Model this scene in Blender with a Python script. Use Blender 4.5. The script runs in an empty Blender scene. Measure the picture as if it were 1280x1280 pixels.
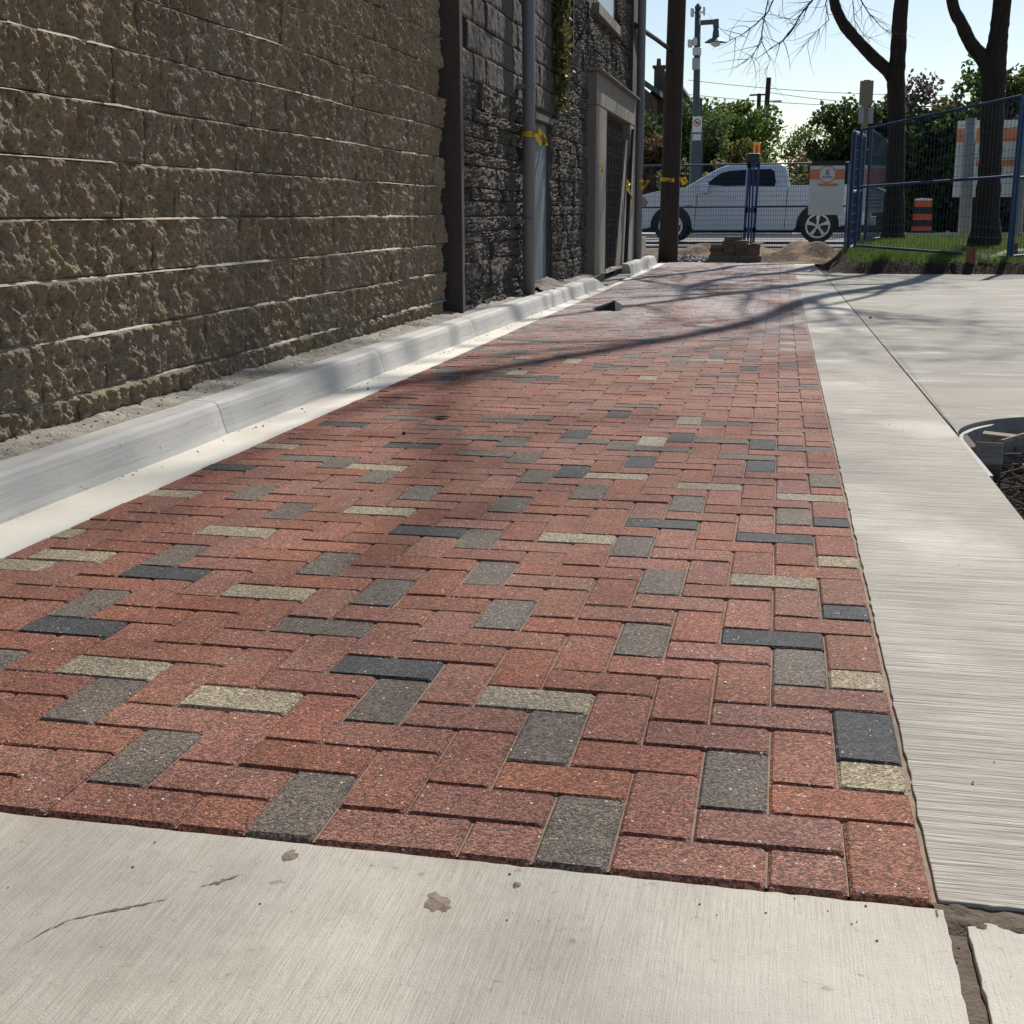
import bpy, math, random
import numpy as np
from mathutils import Vector, Matrix
random.seed(7); rng = np.random.default_rng(7)
scn = bpy.context.scene; COL = scn.collection
R = math.radians

# ---------------------------------------------------------------- camera, sky, sun, exposure
FPX, PITCH, YAW, ROLL = 1561.03, -.2348163, -.2078316, -.0040080      # focal length in photo pixels (1280 wide)
CAM = Vector((-.218954, -1.442252, .817962))
_f = Vector((math.sin(YAW)*math.cos(PITCH), math.cos(YAW)*math.cos(PITCH), math.sin(PITCH)))
_r = Vector((math.cos(YAW), -math.sin(YAW), 0)); _u = _r.cross(_f)
_r, _u = math.cos(ROLL)*_r+math.sin(ROLL)*_u, -math.sin(ROLL)*_r+math.cos(ROLL)*_u
cam = bpy.data.objects.new('camera', bpy.data.cameras.new('camera')); COL.objects.link(cam)
cam.data.sensor_width = 36; cam.data.lens = FPX/1280*36
cam.data.clip_start = .05; cam.data.clip_end = 3000
cam.matrix_world = Matrix.Translation(CAM) @ Matrix((_r, _u, -_f)).transposed().to_4x4()
scn.camera = cam
SUN_AZ, SUN_EL = R(15.5), R(41)                                        # azimuth from +Y towards +X
w = bpy.data.worlds.new('World'); scn.world = w; w.use_nodes = True
nt = w.node_tree; bg = nt.nodes['Background']
sk = nt.nodes.new('ShaderNodeTexSky'); sk.sky_type = 'NISHITA'; sk.sun_disc = False
sk.sun_elevation = SUN_EL; sk.sun_rotation = SUN_AZ; sk.air_density = 1.0; sk.dust_density = .5; sk.ozone_density = 1.0
nt.links.new(sk.outputs[0], bg.inputs[0]); bg.inputs[1].default_value = .09
sun = bpy.data.objects.new('sun', bpy.data.lights.new('sun', 'SUN')); COL.objects.link(sun)
sun.data.energy = 4.6; sun.data.angle = R(.53); sun.data.color = (1, .95, .87)
SD = Vector((math.sin(SUN_AZ)*math.cos(SUN_EL), math.cos(SUN_AZ)*math.cos(SUN_EL), math.sin(SUN_EL)))
sun.rotation_euler = SD.to_track_quat('Z', 'Y').to_euler(); sun.location = (3, 10, 30)
vs = scn.view_settings; vs.view_transform = 'Standard'; vs.look = 'None'; vs.exposure = .18; vs.gamma = 1; vs.use_curve_mapping = False

# pixel of the photograph -> point on a plane that the thing touches
def ray(x, y): return _f + _r*((x-640)/FPX) - _u*((y-640)/FPX)
def pz(x, y, z=0): d = ray(x, y); return CAM + d*((z-CAM.z)/d.z)
def px_(x, y, X): d = ray(x, y); return CAM + d*((X-CAM.x)/d.x)
def py(x, y, Y): d = ray(x, y); return CAM + d*((Y-CAM.y)/d.y)
def to_px(P):
    d = Vector(P)-CAM; z = d.dot(_f)
    return (640+FPX*d.dot(_r)/z, 640-FPX*d.dot(_u)/z, z)

# ---------------------------------------------------------------- materials
class NT:
    def __init__(s, name):
        s.m = bpy.data.materials.new(name); s.m.use_nodes = True; s.t = s.m.node_tree
        s.b = s.t.nodes['Principled BSDF']; s.pos = s.n('ShaderNodeNewGeometry')
    def n(s, t, **k):
        o = s.t.nodes.new(t)
        for a, v in k.items(): setattr(o, a, v)
        return o
    def l(s, a, b): s.t.links.new(a, b)
    def set(s, sock, v):
        if hasattr(v, 'type') and hasattr(v, 'is_linked'): s.l(v, sock)
        else: sock.default_value = v
    def vec(s, st):
        if st is None: return s.pos.outputs['Position']
        m = s.n('ShaderNodeVectorMath', operation='MULTIPLY'); s.l(s.pos.outputs['Position'], m.inputs[0]); m.inputs[1].default_value = st
        return m.outputs[0]
    def noise(s, scale, detail=3, rough=.6, st=None):
        o = s.n('ShaderNodeTexNoise'); s.l(s.vec(st), o.inputs['Vector'])
        o.inputs['Scale'].default_value = scale; o.inputs['Detail'].default_value = detail; o.inputs['Roughness'].default_value = rough
        return o.outputs[0]
    def ramp(s, v, lo, hi):
        o = s.n('ShaderNodeMapRange', interpolation_type='SMOOTHSTEP'); s.set(o.inputs[0], v); o.inputs[1].default_value = lo; o.inputs[2].default_value = hi
        return o.outputs[0]
    def math(s, op, a, b=0.0):
        o = s.n('ShaderNodeMath', operation=op); s.set(o.inputs[0], a); s.set(o.inputs[1], b); return o.outputs[0]
    def mix(s, f, a, b, kind='MIX'):
        o = s.n('ShaderNodeMix', data_type='RGBA', blend_type=kind); s.set(o.inputs[0], f)
        for k, c in ((6, a), (7, b)): s.set(o.inputs[k], (*c, 1) if isinstance(c, tuple) and len(c) == 3 else c)
        return o.outputs[2]
    def rnd(s):
        a = s.n('ShaderNodeObjectInfo').outputs['Random']
        return s.math('FRACT', s.math('ADD', a, s.pos.outputs['Random Per Island']))

def mat(name, col, rough=.8, layers=(), bumps=(), var=0.0, spec=.5, metal=0.0, trans=0.0, rvar=0.0, coat=0.0, hue=.03, agg=None, glare=None):
    """layers: (scale, lo, hi, colour, amount, stretch); bumps: (scale, strength, distance, stretch)"""
    k = NT(name); c = (*col, 1)
    if var:
        h = k.n('ShaderNodeHueSaturation'); h.inputs['Color'].default_value = c; r = k.rnd()
        k.l(k.math('ADD', k.math('MULTIPLY', r, 2*var), 1-var), h.inputs['Value'])
        k.l(k.math('ADD', k.math('MULTIPLY', k.math('FRACT', k.math('MULTIPLY', r, 7.31)), hue), .5-hue/2), h.inputs['Hue'])
        k.l(k.math('ADD', k.math('MULTIPLY', k.math('FRACT', k.math('MULTIPLY', r, 13.7)), .2), .83), h.inputs['Saturation'])
        c = h.outputs[0]
    for L in layers:
        sc, lo, hi, lc, am = L[:5]; st = L[5] if len(L) > 5 else None
        c = k.mix(k.math('MULTIPLY', k.ramp(k.noise(sc, 4, .6, st), lo, hi), am), c, lc)
    if agg:                                                              # exposed aggregate: every grain its own tone
        vo = k.n('ShaderNodeTexVoronoi'); k.l(k.vec(None), vo.inputs['Vector']); vo.inputs['Scale'].default_value = agg[0]
        g = k.n('ShaderNodeSeparateColor'); k.l(vo.outputs['Color'], g.inputs[0])
        v = k.math('ADD', k.math('MULTIPLY', k.math('POWER', g.outputs[0], 1.6), agg[2]-agg[1]), agg[1])
        cb = k.n('ShaderNodeCombineColor'); [k.l(v, cb.inputs[i]) for i in range(3)]
        c = k.mix(1.0, c, cb.outputs[0], 'MULTIPLY')
        c = k.mix(k.math('MULTIPLY', k.math('GREATER_THAN', g.outputs[1], .9965), .85), c, (.80, .76, .70))
    if glare:  # pale tint growing along the lane, painted in place of grazing glare
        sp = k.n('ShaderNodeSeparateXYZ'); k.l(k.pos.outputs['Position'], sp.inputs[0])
        f = k.math('MULTIPLY', k.ramp(sp.outputs[1], glare[1], glare[2]), k.ramp(k.noise(1, 4, .6, (1.6, .55, 1)), .30, .56))
        c = k.mix(k.math('MULTIPLY', f, glare[3]), c, glare[0])
    k.set(k.b.inputs['Base Color'], c)
    k.b.inputs['Roughness'].default_value = rough; k.b.inputs['Specular IOR Level'].default_value = spec
    if rvar: k.l(k.math('ADD', k.math('MULTIPLY', k.noise(1.3, 4), rvar*2), rough-rvar), k.b.inputs['Roughness'])
    k.b.inputs['Metallic'].default_value = metal; k.b.inputs['Coat Weight'].default_value = coat
    prev = None
    for B in bumps:
        sc, stn, di = B[:3]; st = B[3] if len(B) > 3 else None
        o = k.n('ShaderNodeBump'); o.inputs['Strength'].default_value = stn; o.inputs['Distance'].default_value = di
        k.l(k.noise(sc, 3, .65, st), o.inputs['Height'])
        if prev: k.l(prev, o.inputs['Normal'])
        prev = o.outputs[0]
    if agg:
        o = k.n('ShaderNodeBump'); o.inputs['Strength'].default_value = agg[3]; o.inputs['Distance'].default_value = .003
        k.l(k.math('ADD', k.math('MULTIPLY', g.outputs[2], .7), k.math('MULTIPLY', vo.outputs['Distance'], -1.2)), o.inputs['Height'])
        if prev: k.l(prev, o.inputs['Normal'])
        prev = o.outputs[0]
    if prev: k.l(prev, k.b.inputs['Normal'])
    if trans:
        t = k.n('ShaderNodeBsdfTranslucent'); k.set(t.inputs[0], c); mx = k.n('ShaderNodeMixShader'); mx.inputs[0].default_value = trans
        out = k.t.nodes['Material Output']; k.l(k.b.outputs[0], mx.inputs[1]); k.l(t.outputs[0], mx.inputs[2]); k.l(mx.outputs[0], out.inputs[0])
    return k.m

def paver_mat(name, col, dark, light):       # glare on the far lane is painted into the colour as a pale layer
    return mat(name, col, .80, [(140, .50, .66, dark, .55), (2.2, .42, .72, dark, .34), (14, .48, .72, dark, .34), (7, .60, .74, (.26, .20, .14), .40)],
               [(120, .5, .004)], var=.15, hue=.007, spec=.35, rvar=.06, glare=((.42, .37, .36), 5.0, 9.5, .85), agg=(310, .42, 1.75, .55))
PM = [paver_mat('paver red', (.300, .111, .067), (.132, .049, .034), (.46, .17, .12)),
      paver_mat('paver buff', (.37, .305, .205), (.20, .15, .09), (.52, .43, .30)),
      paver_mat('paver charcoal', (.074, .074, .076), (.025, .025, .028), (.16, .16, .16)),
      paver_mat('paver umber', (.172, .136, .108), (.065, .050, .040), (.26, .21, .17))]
m_sand = mat('joint sand', (.33, .25, .18), .95, [(40, .4, .7, (.19, .135, .10), .7)], [(500, .5, .003)], glare=((.62, .57, .52), 5.0, 9.0, .9))  # far joints painted paler to stand in for glare
CB = (.56, .52, .44); CD = (.36, .32, .265)
m_conc_y = mat('broomed concrete along', CB, .72, [(1, .42, .66, CD, .55, (380, 12, 1)), (1, .42, .72, CD, .25, (110, 4, 1)), (1.0, .40, .75, (.38, .33, .26), .75), (4, .45, .72, (.38, .33, .265), .6), (17, .52, .72, (.42, .37, .30), .45), (60, .60, .72, (.36, .31, .25), .5), (.7, .45, .62, (.70, .66, .58), .5), (260, .64, .70, (.16, .13, .1), .7), (34, .66, .73, (.24, .19, .15), .55)],
               [(1, .45, .0035, (420, 14, 1)), (1, .22, .005, (110, 4, 1)), (300, .35, .003), (9, .15, .02)], spec=.35)
m_conc_x = mat('broomed concrete across', (.50, .465, .40), .8, [(1, .40, .64, (.25, .22, .19), .66, (5, 150, 1)), (1, .42, .7, (.36, .33, .29), .65, (.8, 3.6, 1)), (1, .46, .60, (.29, .26, .225), .5, (2.2, 48, 1)), (.8, .5, .64, (.76, .73, .67), .5), (200, .68, .72, (.16, .13, .1), .6)],
               [(1, .8, .007, (5, 150, 1)), (1, .5, .006, (3, 60, 1)), (420, .3, .002)], spec=.25, rvar=.08)
m_conc_slab = mat('driveway concrete', (.345, .32, .272), .8, [(1, .42, .66, (.22, .20, .175), .7, (.5, 2.6, 1)), (1, .45, .7, (.27, .25, .22), .5, (6, 90, 1)), (1, .55, .70, (.62, .60, .55), .6, (1.2, 4, 1)), (1, .69, .74, (.80, .78, .74), .6, (4, 8, 1)), (25, .62, .72, (.2, .18, .155), .35)],
               [(1, .7, .006, (5, 110, 1)), (1, .5, .006, (3, 40, 1))], spec=.22, rvar=.08)
m_kerb = mat('kerb concrete', (.50, .48, .44), .75, [(1, .45, .7, (.36, .34, .31), .5, (60, 3, 60)), (2.2, .4, .7, (.40, .40, .40), .55), (30, .64, .72, (.2, .18, .15), .55)],
              [(1, .5, .004, (90, 4, 90)), (60, .25, .004)], spec=.35)
m_gutter = mat('gutter concrete', (.68, .64, .55), .75, [(1.7, .45, .7, (.52, .46, .37), .7), (200, .66, .70, (.2, .16, .12), .6)], [(200, .3, .003), (14, .3, .006)], spec=.35)
m_ledge = mat('rough mortar ledge', (.29, .26, .215), .9, [(5, .4, .65, (.20, .175, .145), .7), (45, .55, .7, (.46, .43, .38), .5)], [(60, .7, .012), (12, .6, .03)])
m_groove = mat('joint mud', (.115, .085, .060), .95, [(60, .4, .7, (.19, .145, .105), .6)], [(150, .6, .006)])
m_block = mat('split face block', (.33, .262, .168), .92, [(55, .45, .7, (.12, .09, .064), .7), (170, .55, .7, (.43, .35, .26), .5), (1.1, .42, .7, (.19, .145, .105), .45)],
              [(230, 1, .006), (75, .8, .010)], var=.09, hue=.008, spec=.25)
m_mortar = mat('block mortar', (.50, .455, .375), .95, [(30, .4, .7, (.30, .27, .22), .6)], [(200, .5, .004)], spec=.2)
m_stone = mat('rubble stone', (.098, .082, .067), .92, [(9, .45, .68, (.055, .046, .040), .75), (40, .56, .72, (.26, .22, .18), .6), (2, .5, .7, (.085, .078, .075), .6)],
              [(70, .8, .012), (220, .6, .004)], var=.28, spec=.3)
m_smortar = mat('old lime mortar', (.105, .088, .072), .95, [(14, .4, .7, (.055, .046, .04), .7)], [(60, .8, .01)])
m_parge = mat('dark parged block', (.070, .058, .048), .92, [(1, .4, .7, (.05, .042, .036), .75, (4, 4, .8)), (50, .55, .7, (.17, .145, .12), .5)], [(90, .6, .006)], var=.15)
m_portal = mat('weathered concrete', (.22, .19, .158), .9, [(1, .4, .7, (.16, .135, .112), .7, (6, 6, .7)), (40, .6, .72, (.40, .36, .31), .4)], [(120, .4, .004)])
m_pipe = mat('grey painted pipe', (.17, .175, .19), .5, [(1, .45, .7, (.10, .10, .11), .6, (8, 8, .7))], [(60, .1, .003)], spec=.5)
m_door = mat('blue grey door', (.115, .155, .175), .6, [(1, .45, .7, (.06, .075, .085), .7, (5, 5, .5))], [(30, .1, .004)])
m_flake = mat('flaking pale paint', (.42, .46, .47), .7, [(20, .45, .6, (.2, .23, .25), .8)])
m_iron = mat('black iron', (.018, .017, .017), .55, [(30, .55, .7, (.06, .04, .03), .5)], spec=.5)
m_wood = mat('old timber', (.20, .17, .135), .9, [(1, .42, .66, (.10, .08, .062), .75, (50, 50, 4))], [(1, .6, .006, (90, 90, 5))], var=.15)
m_woodx = mat('sawn timber', (.30, .255, .20), .9, [(1, .42, .66, (.16, .13, .10), .7, (4, 60, 60))], [(1, .6, .006, (5, 90, 90))], var=.12)
m_pole = mat('creosoted pole', (.052, .036, .028), .9, [(1, .42, .68, (.030, .021, .017), .8, (30, 30, .8))], [(1, .8, .012, (45, 45, 1))])
m_bark = mat('dark bark', (.046, .036, .029), .95, [(1, .45, .7, (.020, .016, .013), .8, (16, 16, 3))], [(1, .9, .03, (22, 22, 4))], spec=.2)
m_twig = mat('twig bark', (.060, .045, .040), .9, spec=.2)
m_tape = mat('yellow caution tape', (.78, .56, .02), .45, [(1, .58, .60, (.03, .03, .03), .8, (14, 14, 9))], trans=.25)
m_ptape = mat('faded caution tape', (.72, .66, .42), .5, [(22, .5, .6, (.45, .38, .25), .6)])
m_soil = mat('dug soil', (.060, .040, .028), .97, [(6, .42, .68, (.030, .020, .015), .7), (30, .55, .7, (.11, .078, .055), .6)], [(20, .9, .05), (90, .7, .02)], spec=.15)
m_dirt = mat('sandy dirt', (.25, .175, .115), .97, [(1.5, .44, .56, (.075, .05, .035), .9), (14, .5, .7, (.34, .25, .17), .6)], [(12, .8, .05), (70, .6, .015)], spec=.15)
m_turf = mat('turf', (.075, .105, .026), .95, [(2.2, .45, .68, (.075, .058, .032), .7), (30, .5, .7, (.03, .045, .012), .7)], [(60, .8, .03)], spec=.1)
m_grass = mat('grass blades', (.13, .20, .04), .7, [(1.4, .45, .68, (.13, .115, .045), .6)], var=.3, trans=.4, spec=.2)
m_mulch = mat('dark mulch', (.035, .022, .016), .97, [(25, .5, .7, (.075, .045, .030), .7)], [(60, .9, .03)], spec=.1)
m_root = mat('dead stalk', (.13, .10, .075), .9, [(20, .45, .7, (.06, .042, .03), .7)], var=.35)
m_ring = mat('grey edging', (.30, .285, .265), .7, [(30, .45, .7, (.13, .12, .11), .6)], [(80, .3, .004)])
m_asph = mat('asphalt', (.075, .073, .072), .75, [(2, .45, .7, (.11, .105, .1), .6)], [(150, .4, .006)])
m_walk = mat('far pavement', (.52, .49, .44), .8, [(2, .45, .7, (.40, .37, .33), .6)])
m_ground = mat('rough ground', (.10, .105, .045), .95, [(.5, .45, .65, (.15, .12, .075), .7)], [(8, .6, .05)])
m_blue = mat('blue fence paint', (.012, .050, .145), .45, [(12, .5, .7, (.02, .045, .09), .5)], spec=.5)
m_wire = mat('fence wire', (.025, .055, .10), .5, spec=.5)
m_zinc = mat('bare zinc tube', (.62, .64, .66), .35, metal=.6)
m_white = mat('white vinyl', (.78, .77, .74), .6, [(6, .5, .7, (.66, .64, .60), .5)])
m_orange = mat('orange print', (.78, .27, .14), .6)
m_osign = mat('orange sign face', (.85, .25, .02), .5)
m_gprint = mat('grey print', (.30, .31, .32), .6)
m_rprint = mat('red print', (.55, .03, .03), .5)
m_black = mat('black rubber', (.016, .016, .017), .7, [(30, .5, .7, (.035, .033, .03), .5)])
m_drumo = mat('drum orange', (.72, .10, .025), .5, [(14, .5, .7, (.5, .07, .02), .5)])
m_paint = mat('pearl white paint', (.60, .62, .67), .28, spec=.5, coat=.6)
m_glass = mat('tinted glass', (.004, .004, .005), .12, spec=.4)
m_chrome = mat('bright alloy', (.62, .63, .65), .25, metal=.85)
m_dark = mat('dark trim', (.02, .02, .022), .5)
m_lens = mat('headlamp', (.05, .055, .07), .12, spec=.8, coat=.8)
m_amber = mat('amber marker', (.75, .16, .03), .3)
m_lampg = mat('green grey lamp paint', (.060, .085, .085), .5)
m_box = mat('grey equipment', (.42, .43, .42), .5)
m_pale = mat('pale plastic', (.66, .66, .64), .45)
m_tan = mat('tan board', (.20, .175, .12), .8, [(5, .5, .7, (.13, .11, .08), .6)])
m_conpost = mat('grey post', (.30, .295, .285), .9, [(1, .4, .7, (.19, .185, .175), .7, (10, 10, 1.5))], [(70, .4, .006)])
m_roof = mat('slate roof', (.065, .068, .078), .8, [(2, .45, .7, (.04, .042, .05), .6)], var=.2)
m_hwall = mat('house brick', (.11, .072, .056), .9, [(3, .45, .7, (.08, .05, .04), .6)])
m_trim = mat('teal trim', (.055, .095, .11), .6)
m_win = mat('window glass', (.05, .06, .07), .1)
def leafm(n, c, d, t=.45): return mat(n, c, .6, [(1.2, .45, .65, d, .6)], var=.35, trans=t, spec=.3)
m_lf = leafm('hedge leaves', (.075, .115, .028), (.045, .07, .02))
m_lfp = leafm('lilac leaves', (.12, .085, .075), (.08, .06, .05))
m_lfb = leafm('bright leaves', (.115, .175, .028), (.075, .12, .022))
m_lfy = leafm('yellow green leaves', (.16, .165, .035), (.10, .09, .025))
m_lfo = leafm('rusty leaves', (.16, .085, .035), (.09, .055, .025))
m_vine = leafm('dry vine', (.11, .11, .028), (.06, .055, .02))

# ---------------------------------------------------------------- mesh helpers
WL = {}
def link(o, parent=None):
    COL.objects.link(o)
    if parent is not None: o.parent = parent
    return o
def thing(name, label, cat, loc=(0, 0, 0), group=None):
    o = link(bpy.data.objects.new(name, None)); o.empty_display_size = .1; o.location = loc; WL[o] = Vector(loc)
    return tag(o, label, cat, group)
def tag(o, label=None, cat=None, group=None, kind=None):
    if label: o['label'] = label
    if cat: o['category'] = cat
    if group: o['group'] = group
    if kind: o['kind'] = kind
    return o
class MB:
    def __init__(s): s.v = []; s.f = []; s.mi = []; s.cur = 0
    def add(s, vs, fs):
        b = len(s.v); s.v += [tuple(p) for p in vs]; s.f += [tuple(i+b for i in f) for f in fs]; s.mi += [s.cur]*len(fs); return s
    def box(s, x0, x1, y0, y1, z0, z1, T=None):
        vs = [Vector(p) for p in ((x0,y0,z0),(x1,y0,z0),(x1,y1,z0),(x0,y1,z0),(x0,y0,z1),(x1,y0,z1),(x1,y1,z1),(x0,y1,z1))]
        if T is not None: vs = [T @ p for p in vs]
        return s.add(vs, [(0,3,2,1),(4,5,6,7),(0,1,5,4),(1,2,6,5),(2,3,7,6),(3,0,4,7)])
    def bar(s, a, b, w, h=None, up=(0, 0, 1)):
        a, b = Vector(a), Vector(b); d = b-a; L = d.length; h = h or w; d.normalize(); up = Vector(up)
        if abs(d.dot(up)) > .98: up = Vector((0, 1, 0))
        sx = d.cross(up).normalized(); uy = sx.cross(d)
        return s.box(-w/2, w/2, 0, L, -h/2, h/2, Matrix.Translation(a) @ Matrix((sx, d, uy)).transposed().to_4x4())
    def tube(s, path, rad, n=8, cap=True):
        P = [Vector(p) for p in path]; k = len(P); rad = rad if hasattr(rad, '__len__') else [rad]*k; vs = []; fs = []; ref = None
        for i, p in enumerate(P):
            d = (P[min(i+1, k-1)]-P[max(i-1, 0)]).normalized()
            if ref is None: ref = Vector((1, 0, 0)) if abs(d.x) < .8 else Vector((0, 1, 0))
            ref = (ref-d*ref.dot(d)).normalized(); q = d.cross(ref)
            for a in range(n):
                t = 2*math.pi*a/n; vs.append(p+(ref*math.cos(t)+q*math.sin(t))*rad[i])
        for i in range(k-1):
            for a in range(n): fs.append((i*n+a, i*n+(a+1) % n, (i+1)*n+(a+1) % n, (i+1)*n+a))
        if cap: fs.append(tuple(range(n-1, -1, -1))); fs.append(tuple((k-1)*n+a for a in range(n)))
        return s.add(vs, fs)
    def lathe(s, prof, o, n=20, axis='Z', cap=True):
        o = Vector(o); vs = []; fs = []; k = len(prof)
        for r, h in prof:
            for a in range(n):
                t = 2*math.pi*a/n; c, q = r*math.cos(t), r*math.sin(t)
                vs.append(o+Vector((c, q, h) if axis == 'Z' else (c, h, q)))
        for i in range(k-1):
            for a in range(n): fs.append((i*n+a, i*n+(a+1) % n, (i+1)*n+(a+1) % n, (i+1)*n+a))
        if cap: fs.append(tuple(range(n))); fs.append(tuple((k-1)*n+a for a in range(n)))
        return s.add(vs, fs)
    def prism(s, poly, d):
        d = Vector(d); A = [Vector(p) for p in poly]; n = len(A)
        return s.add(A+[p+d for p in A], [tuple(range(n-1, -1, -1)), tuple(range(n, 2*n))]+[(i, (i+1) % n, (i+1) % n+n, i+n) for i in range(n)])
    def build(s, name, m, parent=None, bevel=0, smooth=False, seg=2, origin=None):
        off = WL.get(parent, Vector()) if parent is not None else (Vector(origin) if origin is not None else Vector())
        me = bpy.data.meshes.new(name); me.from_pydata([tuple(Vector(p)-off) for p in s.v], [], s.f); me.validate()
        for mm in (m if isinstance(m, (list, tuple)) else [m]): me.materials.append(mm)
        if any(s.mi): me.polygons.foreach_set('material_index', s.mi)
        import bmesh
        bm = bmesh.new(); bm.from_mesh(me); bmesh.ops.recalc_face_normals(bm, faces=bm.faces); bm.to_mesh(me); bm.free()
        if smooth: me.polygons.foreach_set('use_smooth', [True]*len(me.polygons))
        o = bpy.data.objects.new(name, me); link(o, parent)
        if parent is None: o.location = off
        WL[o] = off
        if bevel:
            b = o.modifiers.new('bevel', 'BEVEL'); b.width = bevel; b.segments = seg; b.limit_method = 'ANGLE'; b.angle_limit = R(35); b.harden_normals = False
        return o
def npmesh(name, V, F, m, parent=None, smooth=False):
    me = bpy.data.meshes.new(name); V = np.asarray(V, float); F = np.asarray(F, int); k = F.shape[1]
    off = np.array(WL.get(parent, Vector())) if parent is not None else np.zeros(3)
    me.vertices.add(len(V)); me.vertices.foreach_set('co', (V-off).ravel())
    me.loops.add(F.size); me.loops.foreach_set('vertex_index', F.ravel())
    me.polygons.add(len(F)); me.polygons.foreach_set('loop_start', np.arange(len(F))*k); me.polygons.foreach_set('loop_total', np.full(len(F), k))
    me.update(calc_edges=True)
    for mm in (m if isinstance(m, (list, tuple)) else [m]): me.materials.append(mm)
    if smooth: me.polygons.foreach_set('use_smooth', [True]*len(F))
    o = bpy.data.objects.new(name, me); link(o, parent); WL[o] = Vector(off); return o
def vnoise(x, y, sc, seed):
    r = np.random.default_rng(seed); L = r.random((64, 64)); x = np.asarray(x)*sc+100.3; y = np.asarray(y)*sc+100.7
    i = np.floor(x).astype(int); j = np.floor(y).astype(int); u = x-i; v = y-j; u = u*u*(3-2*u); v = v*v*(3-2*v)
    g = lambda a, b: L[a % 64, b % 64]
    return (g(i,j)*(1-u)+g(i+1,j)*u)*(1-v)+(g(i,j+1)*(1-u)+g(i+1,j+1)*u)*v
def fbm(x, y, sc, seed, o=4, g=.5):
    t = 0; a = 1; n = 0
    for k in range(o): t = t+a*vnoise(x, y, sc*2**k, seed+k); n += a; a *= g
    return t/n-.5
def grid(name, xs, ys, zf, m, parent=None, smooth=True, keep=None):
    X, Y = np.meshgrid(xs, ys); Z = zf(X, Y); nx = len(xs); V = np.stack([X, Y, Z], -1).reshape(-1, 3)
    a = (np.arange(len(ys)-1)[:, None]*nx+np.arange(nx-1)).ravel(); F = np.stack([a, a+1, a+nx+1, a+nx], -1)
    if keep is not None:
        c = V[F].mean(1); F = F[keep(c[:, 0], c[:, 1])]
        used = np.unique(F); mp = np.zeros(len(V), int); mp[used] = np.arange(len(used)); V = V[used]; F = mp[F]
    return npmesh(name, V, F, m, parent, smooth)
def struct(o, label=None): return tag(o, label, kind='structure')

# ---------------------------------------------------------------- the setting: ground sheets
ys = [-60, 17, 20.25, 26.6, 27, 60, 200, 900]; gzv = [-.32, -.32, -.06, .03, .06, .06, .06, .06]
struct(grid('ground', [-600, -60, -4, 1, 10, 60, 600], ys, lambda X, Y: np.interp(Y, ys, gzv), m_ground, smooth=False))
def slab(name, poly, z, th, m, bevel=.006):
    b = MB(); b.prism([(x, y, z-th) for x, y in poly], (0, 0, th)); return b.build(name, m, bevel=bevel)
jr = random.Random(55)
def jag(a, b, n, amp, ax):                                               # slightly ragged cast edge from a to b
    out = []
    for k in range(n+1):
        t = k/n; p = [a[0]+(b[0]-a[0])*t, a[1]+(b[1]-a[1])*t]; p[ax] += jr.uniform(-1, 1)*amp*(0 < k < n)*jr.random(); out.append(tuple(p))
    return out
struct(slab('front_slab', [(-6, -6)]+jag((.010, -1.2), (.010, -.006), 70, .0022, 0)+jag((.009, -.006), (-2.6, -.006), 160, .0022, 1)+[(-6, -.006)], -.004, .12, m_conc_y))
struct(slab('side_slab', [(.034, -6), (6, -6), (6, -.022)]+jag((.9, -.022), (.036, -.022), 60, .004, 1)+jag((.034, -.024), (.034, -1.2), 70, .0025, 0), -.006, .12, m_conc_y))
struct(grid('joint_mud', np.linspace(-.004, .05, 12), np.linspace(-6, .03, 300), lambda X, Y: -.014+.006*fbm(X, Y, 40, 5), m_groove))
g = grid('joint_crumbs', np.linspace(.0, .9, 180), np.linspace(-.07, .05, 30), lambda X, Y: -.0045+.008*fbm(X, Y, 60, 8)-.012*np.clip((-.03-Y)/.03, 0, 1)-.012*np.clip((Y-.012)/.02, 0, 1), m_groove); struct(g)
struct(slab('concrete_strip', jag((.006, 5.0), (.006, .010), 180, .0032, 0)+jag((.008, .008), (.464, .008), 30, .004, 1)+[(.464, .012), (.464, 3.4), (.372, 16.1), (.345, 18.6), (.33, 20.2), (.006, 20.2)], 0.0, .12, m_conc_x, .004))
R_ARC = [(1.065-.6*math.cos(t), 3.4+.6*math.sin(t)) for t in np.linspace(0, math.pi/2, 14)]
struct(slab('driveway_slab', [(.471, 3.43), (.378, 16.05), (.55, 16.7), (12, 17), (12, .9), (2.4, .9), (2.4, 4.0)]+[(x+.012 if i == 0 else x, y) for i, (x, y) in enumerate(R_ARC[::-1])][:-1], .001, .12, m_conc_slab, .008))
struct(slab('driveway_near_slab', [(.471, .008), (12, .008), (12, .893), (.471, .893)], 0.0, .12, m_conc_slab))
struct(grid('slab_joint_mud', np.linspace(.33, .52, 8), np.linspace(3.3, 18.6, 40), lambda X, Y: -.02+0*X, m_groove))

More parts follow.
